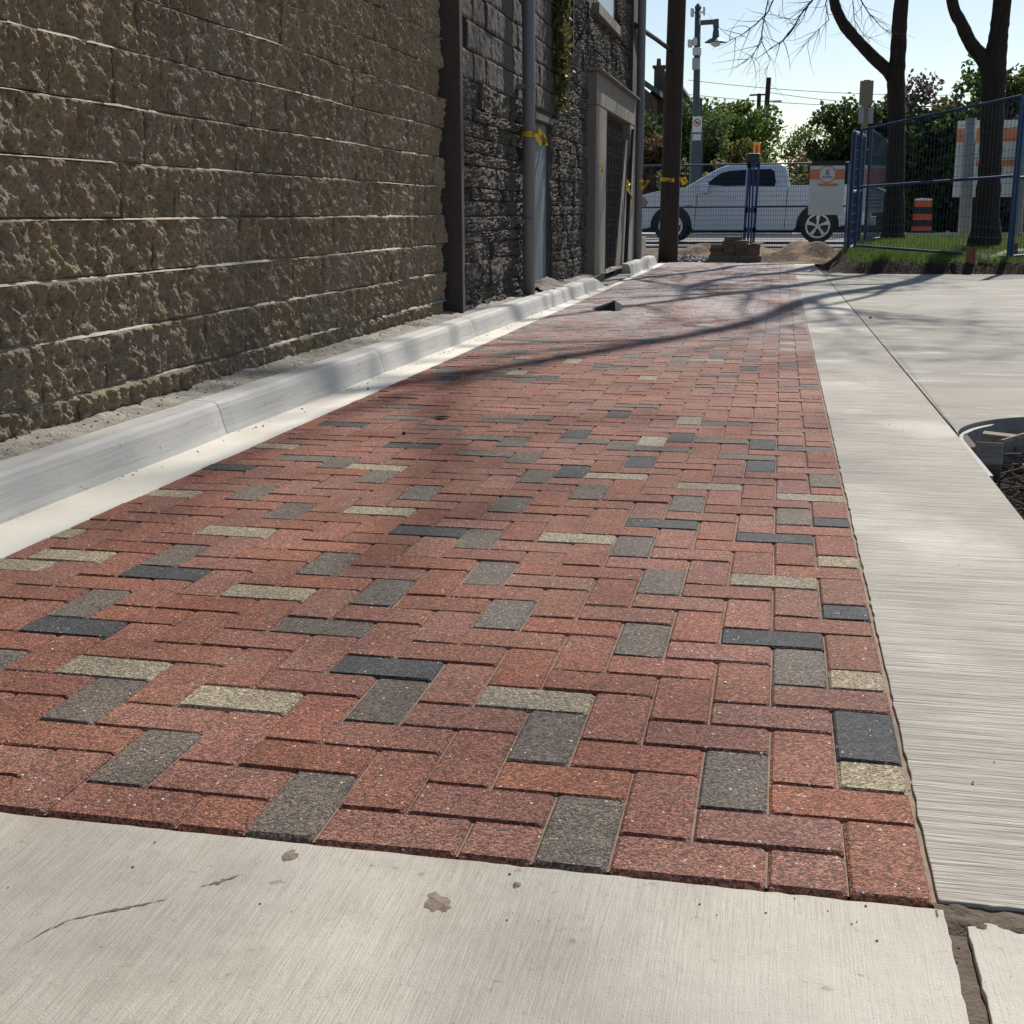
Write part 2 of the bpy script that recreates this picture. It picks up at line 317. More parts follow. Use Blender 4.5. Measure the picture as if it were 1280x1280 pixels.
# planting pit with its edging, sawn post and dead stalks
PITM = grid('pit_soil', np.linspace(.3, 2.6, 60), np.linspace(.7, 4.2, 80), lambda X, Y: -.21+.10*fbm(X, Y, 6, 3)+.05*fbm(X, Y, 25, 13), m_mulch); struct(PITM)
b = MB(); arc = [(x-.008, y+.006, -.03) for x, y in [(.468, 2.75)]+R_ARC+[(2.38, 4.0)]]
inner = [(x+.03 if i < 8 else x, y-.025 if i > 3 else y, -.03) for i, (x, y, _) in enumerate(arc)]
for k in range(len(arc)-1):
    a0, a1, b0, b1 = Vector(arc[k]), Vector(arc[k+1]), Vector(inner[k]), Vector(inner[k+1])
    b.prism([a0+Vector((.014, -.01, -.17)), b0+Vector((0, 0, -.17)), b1+Vector((0, 0, -.17)), a1+Vector((.014, -.01, -.17))], (0, 0, .185))
tag(b.build('pit_edging', m_ring, bevel=.003), 'thin grey curved edging strip lining the planting pit', 'edging')
p = pz(1218, 552, -.03); q = pz(1247, 556, -.03)
th = thing('sawn_post', 'square sawn timber post end standing in the planting pit', 'post', (p.x+.05, p.y+.02, -.2))
qq = pz(1236, 566, -.03); T = Matrix.Translation((p.x+.05, p.y+.0, 0)) @ Matrix.Rotation(R(-14), 4, 'Z')
b = MB(); b.box(-.047, .047, -.047, .047, -.30, .0, Matrix.Translation((qq.x, qq.y, -.03)) @ Matrix.Rotation(R(-8), 4, 'Z') @ Matrix.Rotation(R(48), 4, 'X')); b.build('post_block', m_woodx, th, .004)
b = MB(); b.box(-.03, .30, .06, .13, -.026, -.010, T @ Matrix.Rotation(R(3), 4, 'Y')); b.build('board', m_woodx, th, .003)
rs = random.Random(4); b = MB()
for k in range(420):
    x, y = rs.uniform(.50, 1.5), rs.uniform(1.5, 3.85); a = rs.uniform(0, 6.28); L = rs.uniform(.08, .35); z = -.19+rs.uniform(0, .05); el = rs.uniform(.0, .09)
    P = [(x+math.cos(a+c*t*2)*L*t, y+math.sin(a+c*t*2)*L*t, z+el*math.sin(t*3)+.02*t) for c in [rs.uniform(-1, 1)] for t in (0, .3, .6, 1)]
    b.tube(P, [.004, .0035, .003, .0015], 4)
tag(b.build('dead_stalks', m_root), 'tangle of dead stalks and roots in the planting pit', 'dead stalks', kind='stuff')
b = MB(); e = pz(1262, 549, -.02); b.tube([(e.x-.03, e.y-.02, -.03), (e.x+.12, e.y+.07, -.0), (e.x+.4, e.y+.1, .0)], [.012, .016, .014], 6)
tag(b.build('split_stick', m_woodx), 'pale split stick lying across the planting pit beside the post', 'stick')

# ---------------------------------------------------------------- brick paving (90 degree herringbone, module 100 x 200 mm)
XL, YF = -2.062, 20.2
HINT = {1: [], 2: [], 3: []}
def hint(kind, ox, oy, s, L): HINT[kind] += [(ox+a/s, oy+c/s) for a, c in L]
S1 = 1205/640; S3 = 2.56; S4 = 1280/560
hint(1, 0, 600, S1, [(435,27),(185,118),(585,118),(205,173),(912,72),(650,258),(275,430),(575,508),(15,207),(1170,505)])
hint(2, 0, 600, S1, [(415,212),(190,333),(1020,118),(910,427)])
hint(3, 0, 600, S1, [(450,175),(250,275),(625,30),(710,70),(1005,30),(790,190),(915,260),(1140,135),(1150,215),(765,335),(215,510),(335,640),(910,508),(750,750),(1165,310),(30,408),(1200,55)])
hint(1, 640, 600, S1, [(540,10),(700,47),(155,135),(610,237),(810,463),(860,695),(95,505),(760,192)])
hint(2, 640, 600, S1, [(350,103),(610,138),(740,103),(780,307),(610,367),(835,600)])
hint(3, 640, 600, S1, [(185,32),(408,58),(285,155),(350,237),(305,368),(655,92),(675,435),(85,600),(525,705),(155,820),(725,12),(25,50)])
hint(1, 560, 300, S3, [(775,580),(630,637),(540,765),(940,783),(210,633)])
hint(2, 560, 300, S3, [(405,613),(390,722),(535,557),(780,618),(1045,643),(1000,715),(600,695)])
hint(3, 560, 300, S3, [(95,578),(270,563),(235,655),(265,707),(300,762),(465,805),(435,637),(560,670),(655,668),(845,640),(930,585),(910,690),(1090,665),(1195,785),(30,630),(35,677),(570,530)])
hint(1, 0, 320, S4, [(520,672),(220,783),(710,780),(255,848),(1115,725),(1110,607),(825,543)])
hint(2, 0, 320, S4, [(690,603),(1020,487),(1200,548),(1215,780)])
hint(3, 0, 320, S4, [(755,677),(545,848),(860,725),(900,603),(1110,635),(810,567),(1105,427),(1110,458),(1200,487),(1225,678),(985,853)])
def brick_of(i, j):
    d = (i-j) % 4
    return ('V', i, j) if d == 0 else ('V', i, j-1) if d == 3 else ('H', i, j) if d == 1 else ('H', i-1, j)
KIND = {}
for kd, L in HINT.items():
    for a, c in L:
        P = pz(a, c); KIND[brick_of(math.floor(P.x/.1)+1, math.floor(P.y/.1))] = kd
bricks = []
for j in range(-1, int(YF*10)+1):
    for i in range(-22, 1):
        d = (i-j) % 4
        if d == 0: r_ = ((i-1)*.1, i*.1, j*.1, j*.1+.2); key = ('V', i, j)
        elif d == 1: r_ = ((i-1)*.1, (i+1)*.1, j*.1, j*.1+.1); key = ('H', i, j)
        else: continue
        x0, x1, y0, y1 = max(r_[0], XL), min(r_[1], 0), max(r_[2], 0), min(r_[3], YF)
        if x1-x0 < .018 or y1-y0 < .018: continue
        if y0 > 4.6 and key not in KIND:
            u = random.random(); KIND[key] = 3 if u < .10 else 2 if u < .17 else 1 if u < .22 else 0
        bricks.append((key, x0, x1, y0, y1, KIND.get(key, 0)))
def paver_geo(lx, ly, rs_, e=.0016):
    hx, hy = lx/2-e, ly/2-e; c = .0042; q = .010; Z = [(hx, hy, -.06), (hx, hy, -.0046), (hx-.0018, hy-.0018, -.0026), (hx-c, hy-c, 0)]
    V = []; F = []
    for a, bb, z in Z:                                                       # corners slightly cut, edges slightly uneven
        for sx, sy, ex, ey in ((-1,-1,1,0),(1,-1,-1,0),(1,-1,0,1),(1,1,0,-1),(1,1,-1,0),(-1,1,1,0),(-1,1,0,-1),(-1,-1,0,1)):
            V.append((sx*a+ex*.0035+rs_.uniform(-.0006, .0006), sy*bb+ey*.0035+rs_.uniform(-.0006, .0006), z+(rs_.uniform(-.0006, .0006) if z > -.01 else 0)))
    for k in range(3):
        for t in range(8): F.append((k*8+t, k*8+(t+1) % 8, k*8+8+(t+1) % 8, k*8+8+t))
    F.append(tuple(24+t for t in range(8))); return V, F
prs = random.Random(11); PMESH = {}
def paver_mesh(lx, ly):
    full = abs(lx*ly-.02) < 1e-6; key = (round(lx, 4), round(ly, 4), prs.randrange(6) if full else 0)
    if key not in PMESH:
        V, F = paver_geo(lx, ly, prs); me = bpy.data.meshes.new('paver'); me.from_pydata(V, [], F); me.materials.append(PM[0]); PMESH[key] = me
    return PMESH[key]
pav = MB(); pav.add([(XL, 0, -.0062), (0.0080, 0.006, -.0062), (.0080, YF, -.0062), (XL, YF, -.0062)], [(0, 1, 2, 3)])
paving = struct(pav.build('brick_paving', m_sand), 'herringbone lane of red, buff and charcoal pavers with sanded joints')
def vis(bk):
    c = Vector(((bk[1]+bk[2])/2, (bk[3]+bk[4])/2, 0)); a, b_, z = to_px(c)
    A = (bk[2]-bk[1])*(bk[4]-bk[3])*.8/max(z, .3)**3
    return A if -30 < a < 1310 and b_ < 1300 else A*1e-6
bricks.sort(key=vis, reverse=True)
SB = MB()
for n, (key, x0, x1, y0, y1, kd) in enumerate(bricks):
    cx, cy = (x0+x1)/2, (y0+y1)/2; tx, ty, dz = prs.gauss(0, .004), prs.gauss(0, .005), prs.gauss(0, .0007)
    if n < 300:
        o = bpy.data.objects.new('paver', paver_mesh(x1-x0, y1-y0)); link(o, paving)
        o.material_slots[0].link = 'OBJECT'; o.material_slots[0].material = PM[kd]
        o.location = (cx, cy, dz); o.rotation_euler = (tx, ty, prs.gauss(0, .003))
    else:
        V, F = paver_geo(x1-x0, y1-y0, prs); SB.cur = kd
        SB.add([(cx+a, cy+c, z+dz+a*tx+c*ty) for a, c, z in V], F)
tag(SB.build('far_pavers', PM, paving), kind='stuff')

# ---------------------------------------------------------------- kerb, gutter and ledge
def kx(y): return np.interp(y, [-6, 0, 5, 8, 10, 13, 20], [-2.28, -2.268, -2.225, -2.19, -2.165, -2.15, -2.15])
kerb = struct(MB().build('kerb', m_kerb), 'smooth pale concrete kerb along the foot of the block wall')
def kerb_seg(y0, y1, n=24, h=.128, end=None):
    prof = [(.004, -.05), (.002, .004), (-.008, .03), (-.026, .098), (-.036, .116), (-.052, .126), (-.135, .130), (-.135, -.05)]
    V = []; F = []; np_ = len(prof)
    for k in range(n+1):
        y = y0+(y1-y0)*k/n; x = kx(y); t = min(k, n-k)/n; ins = .006 if k in (0, n) else 0
        hh = h/.128*(1-(max(0, (y-end[0])/(end[1]-end[0]))**1.5*.85 if end and y > end[0] else 0))
        for i, (a, z) in enumerate(prof): V.append((x+a-(ins if 0 < i < 7 else 0)+.0015*math.sin(y*5+i), y, z*hh if z > 0 else z))
    for k in range(n):
        for i in range(np_): F.append((k*np_+i, k*np_+(i+1) % np_, (k+1)*np_+(i+1) % np_, (k+1)*np_+i))
    F += [tuple(range(np_)), tuple(n*np_+i for i in range(np_))]
    return MB().add(V, F).build('kerb_segment', m_kerb, kerb, smooth=False)
for a, c in [(-6, -1), (-1, 1.1), (1.106, 2.93), (2.936, 4.86), (4.866, 6.85), (6.856, 8.85), (8.856, 10.85)]: kerb_seg(a, c)
kerb_seg(10.856, 13.0, end=(12.3, 13.0))
kerb_seg(15.6, 19.2, h=.15)
V = []; F = []; yy = np.linspace(-6, 20.2, 200)
for k, y in enumerate(yy):
    x = float(kx(y)); V += [(x+.02, y, .006), (x+.004, y, .004), (x*.6+XL*.4, y, -.003), (XL-.006+.003*math.sin(y*9), y, -.005), (XL-.008, y, -.05)]
    if k: b0 = (k-1)*5; F += [(b0+i, b0+i+1, b0+6+i, b0+5+i) for i in range(4)]
V = [(v[0]-(.05 if i % 5 == 0 else 0), v[1], v[2]) for i, v in enumerate(V)]
MB().add(V, F).build('gutter_pan', m_gutter, kerb, smooth=True)
def lz(X, Y): return .128+.02*fbm(X, Y, 7, 21)+.014*fbm(X, Y, 28, 25)+np.clip((-2.40-X)*.10, -.01, .02)-.035*np.exp(-((X-np.interp(Y, [-6, 20], [-2.41, -2.30]))/.008)**2)*(vnoise(X*0, Y, 3, 31) > .35)
LED = grid('ledge', np.linspace(-2.62, -2.27, 36), np.linspace(-6, 15.6, 1100), lambda X, Y: lz(X, Y)-.012*(X > -2.36), m_ledge, keep=lambda x, y: x < np.interp(y, [-6, 0, 5, 8, 10, 13, 20], [-2.28, -2.268, -2.225, -2.19, -2.165, -2.15, -2.15])-.118); struct(LED, 'rough mortar ledge between kerb and wall')

b = MB(); b.box(-2.7, -2.13, 13.0, 15.59, -.1, .022); b.box(-2.7, -2.28, 15.595, 20.2, -.1, .11); struct(b.build('threshold', m_ledge, bevel=.01))
# ---------------------------------------------------------------- split-face block wall
bw = thing('block_wall', 'brown split-face concrete block wall rising behind the pale kerb', 'wall', (-2.6, 3, 0))
b = MB(); b.box(-2.9, -2.588, -7, 7.30, -.1, 4.3); b.build('mortar_core', m_mortar, bw)
BL, BH, BP = .40, .1945, .222
mrs = random.Random(17)
for k in range(0, 21):                                                   # weathered bed joints, sloped like tooled mortar
    z = BP+BH*k; V = []; F = []; o1 = 0
    for i, y in enumerate(np.arange(-1.6, 7.28, .035)):
        o1 = o1*.86+mrs.gauss(-.0004, .0038); h1 = .0034+.0012*math.sin(y*3.1+k)
        V += [(-2.60, y, z-.0052), (-2.5275+o1, y, z-.0050), (-2.541+o1, y, z-.0050+2*h1), (-2.60, y, z-.0050+2*h1)]
        if i: a = 4*(i-1); F += [(a+q, a+q+1, a+5+q, a+4+q) for q in range(3)]
    MB().add(V, F).build('bed_joint', m_mortar, bw)
def block_variants(n, lx, hz, nx, nz, seed, amp=1.0):
    out = []; y = np.linspace(0, lx, nx); z = np.linspace(0, hz, nz); Y, Z = np.meshgrid(y, z)
    for k in range(n):
        s = seed+k*17
        wx = Y+.012*fbm(Y, Z, 16, s+1); wz = Z+.012*fbm(Y, Z, 16, s+2)
        d = .075*fbm(wx+.25*wz, wz, 9, s, 5, .60)+.034*fbm(wx+.3*wz, wz, 26, s+5, 2, .5)+.016*fbm(wx+.2*wz, wz, 60, s+3, 3, .8)
        d = d-.020*np.clip(fbm(wx+.4*wz, wz*.8, 14, s+7, 3)-.06, 0, 1)*4*.5
        d = d+(.008*(Z/hz-.5)*2 if amp == 1.0 else 0)
        ed = np.minimum(np.minimum(Y, lx-Y)/.010, np.minimum(Z, hz-Z)/.006); d = amp*d*np.clip(.45+.55*ed, 0, 1)-.006*(np.clip(1-ed, 0, 1))
        V = np.stack([d, Y-lx/2, Z-hz/2], -1).reshape(-1, 3); a = (np.arange(nz-1)[:, None]*nx+np.arange(nx-1)).ravel()
        F = [tuple(f) for f in np.stack([a, a+1, a+nx+1, a+nx], -1)]
        rim = list(range(nx))+[nx*(i+1)-1 for i in range(1, nz)]+[nx*(nz-1)+i for i in range(nx-2, -1, -1)]+[nx*i for i in range(nz-2, 0, -1)]
        base = len(V); V = [tuple(v) for v in V]+[(-.075, V[i][1], V[i][2]) for i in rim]; m_ = len(rim)
        F += [(rim[i], base+i, base+(i+1) % m_, rim[(i+1) % m_]) for i in range(m_)]
        me = bpy.data.meshes.new('block'); me.from_pydata(V, [], F); out.append(me)
    return out
BV = block_variants(14, BL-.007, BH-.009, 80, 40, 100)
BVC = block_variants(4, BL-.007, BH-.009, 26, 14, 400)
BVH = block_variants(3, .193, BH-.009, 40, 40, 700)
for me in BV+BVC+BVH: me.materials.append(m_block)
brs = random.Random(3)
for k in range(-1, 21):
    off = (-.01 if k % 2 else .19)
    y = -1.2+off-1.2
    while y < 7.28:
        y1 = min(y+BL, 7.28); zc = BP+BH*(k+.5); z1 = to_px((-2.53, y1, zc)); z0 = to_px((-2.53, max(y, 1.0), zc+BH/2))
        near = y1 > 1.4 and z1[0] > -40 and z0[1] < 1400 and (to_px((-2.53, y1, zc-BH/2))[1] > -40)
        if y1-y > .30: me = brs.choice(BV if near else BVC); s = 1
        elif y1-y > .12: me = brs.choice(BVH); s = (y1-y-.007)/.193
        else: y += BL; continue
        o = bpy.data.objects.new('block', me); link(o, bw)
        o.location = Vector((-2.530+brs.gauss(0, .004), (y+y1)/2, zc+brs.gauss(0, .0008)))-WL[bw]
        fl = brs.random() < .5; o.scale = (1, (-s if False else s), 1); o.rotation_euler = (0, brs.gauss(0, .006), brs.gauss(0, .006))
        y += BL
b = MB(); b.box(-2.95, -2.50, -7.1, 7.30, 4.31, 4.40); b.build('coping', m_portal, bw, .01)

# ---------------------------------------------------------------- old stone building
XS = -2.43
sb = thing('stone_building', 'old dark rubble stone building with gated doorway beyond the block wall', 'building', (-3, 13, 0))
b = MB(); core = XS-.035
for y0, y1, z0, z1 in [(7.40, 10.05, -.1, 6), (11.02, 14.2, -.1, 6), (10.05, 11.02, 1.70, 6), (14.2, 16.65, 2.0, 6), (16.65, 19.3, -.1, 6)]:
    b.box(-3.4, core-.0013*len(b.f)/6, y0, y1, z0, z1)
b.build('wall_core', m_smortar, sb)
b = MB(); b.box(-2.62, XS+.012, 7.318, 7.398, 0, 6); b.build('corner_strip', m_parge, sb, .006)
STV = block_variants(8, 1, 1, 12, 9, 900, .9)
for me in STV:
    me.materials.append(m_stone)
def stones(Y0, Y1, Z0, Z1, skip=None, seed=1):
    r = random.Random(seed); z = Z0; cnt = 0
    while z < Z1-.03:
        h = min(r.choice((.09, .11, .13, .16, .19)), Z1-z); y = Y0-r.uniform(0, .05)
        while y < Y1-.04:
            L = r.uniform(.16, .44); y1 = min(y+L, Y1); y0 = max(y, Y0)
            if y1-y0 > .05 and not (skip and skip((y0+y1)/2, z+h/2)):
                o = bpy.data.objects.new('stone', r.choice(STV)); link(o, sb); cnt += 1
                o.scale = (1.15, y1-y0-.014, h-.012); o.location = Vector((XS-.004+r.gauss(0, .010), (y0+y1)/2, z+h/2))-WL[sb]
                o.rotation_euler = (r.gauss(0, .03), r.gauss(0, .06), r.gauss(0, .05))
            y += L
        z += h
    return cnt
bound = lambda y, z: z > 1.72 and y < 11.35+.30*(z-1.72)
stones(7.40, 10.04, .06, 1.75, None, 1); stones(11.04, 13.30, .06, 3.35, bound, 2)
PV = block_variants(4, .39, .19, 24, 12, 1300, .25)
for me in PV: me.materials.append(m_parge)
for k in range(9):
    z = 1.75+.2*k; y = 7.41+(.2 if k % 2 else 0)
    while y < 11.35+.3*(z-1.7):
        if not (9.64 < y+.2 < 9.80 and False):
            o = bpy.data.objects.new('block', random.choice(PV)); link(o, sb); o.location = Vector((XS-.01+random.gauss(0, .003), y+.2, z+.1))-WL[sb]
        y += .4
# service doorway
d1 = MB(); d1.box(XS-.12, XS-.06, 10.05, 11.02, .12, 1.69); dr = d1.build('door', m_door, sb)
MB().box(XS-.059, XS-.055, 10.2, 10.38, .25, 1.5).build('flaked_paint', m_flake, dr)
MB().box(XS-.2, XS+.02, 10.055, 11.015, 1.64, 1.698).build('lintel', m_parge, sb, .004)
grid('rubble_footing', np.linspace(XS-.15, XS+.17, 20), np.linspace(9.9, 11.0, 40), lambda X, Y: .12+.12*np.exp(-((X-XS)/.1)**2)*(.5+fbm(X, Y, 9, 77))+.05*fbm(X, Y, 24, 78), m_portal, sb)
# downpipe with straps
PY = px_(661, 250, XS+.085).y
b = MB(); b.tube([(XS+.085, PY, z) for z in (.12, 2, 4, 6)], .055, 14); dp = b.build('downpipe', m_pipe, sb, smooth=True)
for z in (.75, 1.85, 2.9): MB().lathe([(.064, -.02), (.064, .02)], (XS+.085, PY, z), 14).box(XS-.02, XS+.06, PY-.07, PY+.07, z-.019, z+.019).build('pipe_strap', m_pipe, dp)
# gated portal
PX = XS+.10
for y0, y1, z0, z1, nm in [(13.32, 14.2, .0, 2.02, 'portal_pier'), (16.65, 17.2, .0, 2.02, 'portal_pier')]:
    MB().box(XS-.3, PX, y0, y1, z0, z1).build(nm, m_portal, sb, .008)
MB().box(XS-.3, PX+.006, 13.315, 17.205, 2.022, 2.38).build('portal_lintel', m_portal, sb, .008)
MB().prism([(XS-.3, 13.27, 2.382), (PX+.07, 13.27, 2.382), (PX+.07, 13.27, 2.40), (XS-.3, 13.27, 2.47)], (0, 3.98, 0)).build('portal_cap', m_portal, sb, .004)
MB().box(XS-.34, XS-.31, 14.2, 16.65, 0, 2.0).build('inner_door', m_dark, sb)
gate = MB().tube([(PX-.02, 14.25, .05), (PX-.02, 14.25, 2.35)], .022, 8).build('gate_post', m_iron, sb)
for k in range(13):
    y = 14.35+k*.15; MB().bar((PX-.05, y, .12), (PX-.05, y, 1.94), .018).build('gate_bar', m_iron, sb)
b = MB()
for k in range(12):
    for z in np.arange(.15, 1.8, .22):
        y = 14.35+k*.15; b.bar((PX-.055, y, z), (PX-.055, y+.15, z+.11), .008, .012); b.bar((PX-.055, y, z+.22), (PX-.055, y+.15, z+.11), .008, .012)
b.build('gate_lattice', m_iron, sb)
MB().bar((PX+.01, 16.8, 1.95), (PX+.02, 16.15, .02), .05).build('leaning_bar', m_iron, sb)
MB().prism([(PX-.06, 15.4, .0), (PX-.06, 16.64, 0), (PX-.06, 16.64, 1.8), (PX-.06, 16.45, 1.8)], (.03, 0, 0)).build('plywood_sheet', m_portal, sb)
MB().box(XS-.3, XS+.04, 17.35, 18.9, .0, 6).build('end_pier', m_parge, sb, .01)
MB().box(XS-.3, XS+.11, 18.2, 19.0, -.0, .45).build('pier_base', m_portal, sb, .01)
# upper window and sill
MB().box(XS-.1, XS+.05, 13.8, 15.8, 3.06, 3.18).build('sill', m_portal, sb, .006)
wv = MB().box(XS-.12, XS-.03, 13.9, 15.7, 3.19, 4.6).build('window', m_dark, sb)
MB().box(XS-.03, XS-.025, 13.98, 15.62, 3.26, 4.5).build('pane', m_win, wv)
stones(13.32, 17.3, 2.47, 3.04, None, 5); stones(12.9, 13.8, 3.36, 3.9, None, 6); stones(15.9, 17.3, 3.06, 3.7, None, 7)
# wrought iron bracket
b = MB(); b.bar((XS+.01, 12.1, 2.42), (XS+.01, 12.1, 3.0), .03); b.bar((XS, 12.1, 2.97), (XS+.27, 12.1, 2.97), .03)
b.tube([(XS+.03+.14*t+.05*math.sin(3*t), 12.1, 2.5+.42*t) for t in np.linspace(0, 1, 10)], .010, 6)
b.tube([(XS+.15+.06*(1-t*.6)*math.cos(8*t), 12.1, 2.80+.09*(1-t*.6)*math.sin(8*t)) for t in np.linspace(0, 1, 24)], .008, 5)
b.tube([(XS+.08+.05*(1-t*.6)*math.cos(8*t), 12.1, 2.60+.07*(1-t*.6)*math.sin(8*t)) for t in np.linspace(0, 1, 24)], .008, 5)
tag(b.build('iron_bracket', m_iron), 'scrolled black wrought iron bracket on the stone wall', 'bracket')
# conduit at the far corner, strap to the pole, timber
b = MB(); CY = px_(799, 200, XS+.14).y
b = MB(); b.tube([(XS+.14, CY, z) for z in (-.02, 2, 4, 6)], .06, 10); b.build('corner_conduit', m_pipe, sb, smooth=True)
b = MB(); b.tube([(XS+.05, 17.4, 3.42), (XS+.2, 19.0, 3.42), (-2.12, 20.42, 3.42)], .035, 8); tag(b.build('steel_strut', m_iron), 'dark steel strut between the building corner and the timber pole', 'strut')
b = MB(); b.box(-2.9, -2.32, 20.25, 20.45, -.02, .13); tag(b.build('kerb_timber', m_wood, bevel=.01), 'weathered square timber lying behind the pole', 'timber')
# hanging vine
def leaves(C, N, size, rs_, flat=0.0):
    """N leaf quads at points C (Nx3), random orientation"""
    n = rs_.normal(size=(N, 3)); n[:, 2] += flat; n /= np.linalg.norm(n, axis=1)[:, None]
    t = np.cross(n, rs_.normal(size=(N, 3))); t /= np.linalg.norm(t, axis=1)[:, None]; q = np.cross(n, t)
    s = size*rs_.uniform(.6, 1.3, N)[:, None]
    V = np.stack([C-t*s*.5, C+q*s*.32+n*s*.06, C+t*s*.5, C-q*s*.32+n*s*.06], 1).reshape(-1, 3); return V, np.arange(4*N).reshape(-1, 4)
vn = thing('wall_vine', 'dry yellow-green vine hanging down the stone wall above the blue-grey door', 'vine', (XS+.05, 11.1, 1.8))
b = MB(); vr = np.random.default_rng(5); LC = []
for k in range(16):
    y0 = 11.0+vr.uniform(-.16, .16); x0 = XS+.03+vr.uniform(0, .06); zt, zb = 5.5, 1.78+abs(vr.normal())*.25; ph = vr.uniform(0, 6)
    P = [(x0+.02*math.sin(t*9+ph), y0+(.28*(zt-(zt+(zb-zt)*t))/3.7)*.9+.04*math.sin(t*14+ph), zt+(zb-zt)*t) for t in np.linspace(0, 1, 22)]
    b.tube(P, .006, 4); LC += [np.array(p)+vr.normal(size=3)*.035 for p in P for _ in range(5)]
b.build('stem', m_vine, vn); LC = np.array(LC); LC[:, 0] = np.maximum(LC[:, 0], XS+.02)
V, F = leaves(LC, len(LC), .075, vr); npmesh('foliage', V, F, m_vine, vn)

# ---------------------------------------------------------------- utility pole, caution tape
pb = pz(835, 327); b = MB()
b.tube([(pb.x-.01, pb.y, -.1), (pb.x, pb.y, .3), (pb.x+.03, pb.y, 3), (pb.x+.06, pb.y, 6), (pb.x+.09, pb.y, 9.5)], [.172, .165, .152, .145, .125], 18)
tag(b.build('utility_pole', m_pole, smooth=True), 'thick dark brown timber utility pole at the end of the brick lane', 'pole')
def ribbon(name, P, wd, m, label, up=(0, 0, 1), fl=.0, seed=0, group=None):
    r = random.Random(seed); b = MB(); P = [Vector(p) for p in P]; V = []; F = []
    for i, p in enumerate(P):
        d = (P[min(i+1, len(P)-1)]-P[max(0, i-1)]).normalized(); u = Vector(up)+Vector((r.uniform(-1, 1), r.uniform(-1, 1), r.uniform(-1, 1)))*fl
        u = (u-d*u.dot(d)).normalized(); n = d.cross(u)*.0006; h = u*wd*.5*r.uniform(.7, 1.1); V += [p-h-n, p+h-n, p+h+n, p-h+n]
        if i: a = 4*(i-1); F += [(a+k, a+(k+1) % 4, a+4+(k+1) % 4, a+4+k) for k in range(4)]
    F += [(0, 1, 2, 3), tuple(len(V)-4+k for k in range(4))]
    return tag(b.add(V, F).build(name, m), label, 'tape', group)
zt = py(835, 225, pb.y).z
ribbon('caution_tape', [(pb.x+.165*math.cos(t), pb.y+.165*math.sin(t), zt+.01*math.sin(2*t)) for t in np.linspace(0, 2*math.pi, 25)], .075, m_tape, 'yellow caution tape wrapped round the timber utility pole')
c = py(853, 226, pb.y)
ribbon('caution_tape', [c+Vector((-.06, -.06, 0)), c+Vector((.03, -.07, .04)), c+Vector((.09, -.05, -.01)), c+Vector((.02, -.08, -.05)), c+Vector((-.03, -.07, .03)), c+Vector((.07, -.09, .05))], .06, m_tape, 'yellow tape bow tied to the side of the utility pole', fl=.8, seed=2)
c = px_(662, 172, XS+.1)
ribbon('caution_tape', [(XS+.085+.062*math.cos(t), PY+.062*math.sin(t), c.z+.03) for t in np.linspace(0, 2*math.pi, 17)], .05, m_tape, 'yellow tape wrapped round the grey downpipe')
ribbon('caution_tape', [(XS+.14, PY-.05, c.z+.03), (XS+.18, PY-.02, c.z+.05), (XS+.215, PY+.02, c.z+.0), (XS+.22, PY+.04, c.z-.05), (XS+.185, PY+.02, c.z-.05), (XS+.155, PY-.03, c.z+.02)], .05, m_tape, 'loose yellow loop of tape knotted on the grey downpipe', fl=.3, seed=4)
c = px_(783, 232, PX+.02); ribbon('caution_tape', [c+Vector(v) for v in ((0, 0, .06), (.03, .06, .03), (.02, -.04, 0), (.04, .05, -.05), (.01, 0, .02))], .06, m_tape, 'yellow tape knot on the pier beside the gate', fl=.8, seed=5)
c = px_(788, 246, PX+.05); ribbon('caution_tape', [c+Vector(v) for v in ((-.04, -.1, .12), (0, 0, .03), (.02, .06, -.06), (.03, .12, -.16))], .08, m_tape, 'yellow tape tail hanging from the gate pier', fl=.5, up=(0, 1, .3), seed=6)
c = px_(750, 211, PX+.02); ribbon('caution_tape', [c+Vector(v) for v in ((0, -.05, .03), (.02, .05, .02), (.01, .1, -.04))], .05, m_tape, 'small yellow tape scrap tied to the thin gate post', fl=.6, seed=7)
c = py(803, 229, CY-.06); ribbon('caution_tape', [c+Vector(v) for v in ((-.06, -.02, .04), (.02, -.03, .02), (.1, -.03, .03), (.03, -.04, -.05), (-.02, -.03, -.08))], .06, m_tape, 'yellow tape scrap tied to the corner conduit', fl=.8, seed=8)

# ---------------------------------------------------------------- dirt, grass mound, street
def dz_(X, Y): return .02+.05*(Y-20.2)/6+.10*fbm(X, Y, .9, 41)+.05*fbm(X, Y, 3.5, 45)+.34*np.exp(-(((X-.12)/.42)**2+((Y-22.6)/.7)**2))+.26*np.exp(-(((X-.5)/.35)**2+((Y-21.8)/.5)**2))+.12*np.exp(-(((X+.2)/.35)**2+((Y-21.4)/.4)**2))+.24*np.exp(-(((X+1.7)/.5)**2+((Y-23.4)/.7)**2))+.22*np.exp(-(((X+1.0)/.6)**2+((Y-24.4)/.8)**2))-.03
dirt = grid('dirt', np.linspace(-4.4, 1.6, 110), np.linspace(20.21, 27.0, 120), lambda X, Y: dz_(X, Y)*np.clip((Y-20.15)/.35, .2, 1)-.02*(X < 99), m_dirt); struct(dirt, 'churned sandy dirt at the end of the brick lane')
def edge_d(X, Y):
    a = (Y-(16.28+.05*np.sin(X*3)+.03*np.sin(X*11))); l0 = np.interp(Y, [16.2, 18.2, 26.5], [.60, .36, .95]); b_ = (X-l0)*.9
    return np.minimum(a, b_)
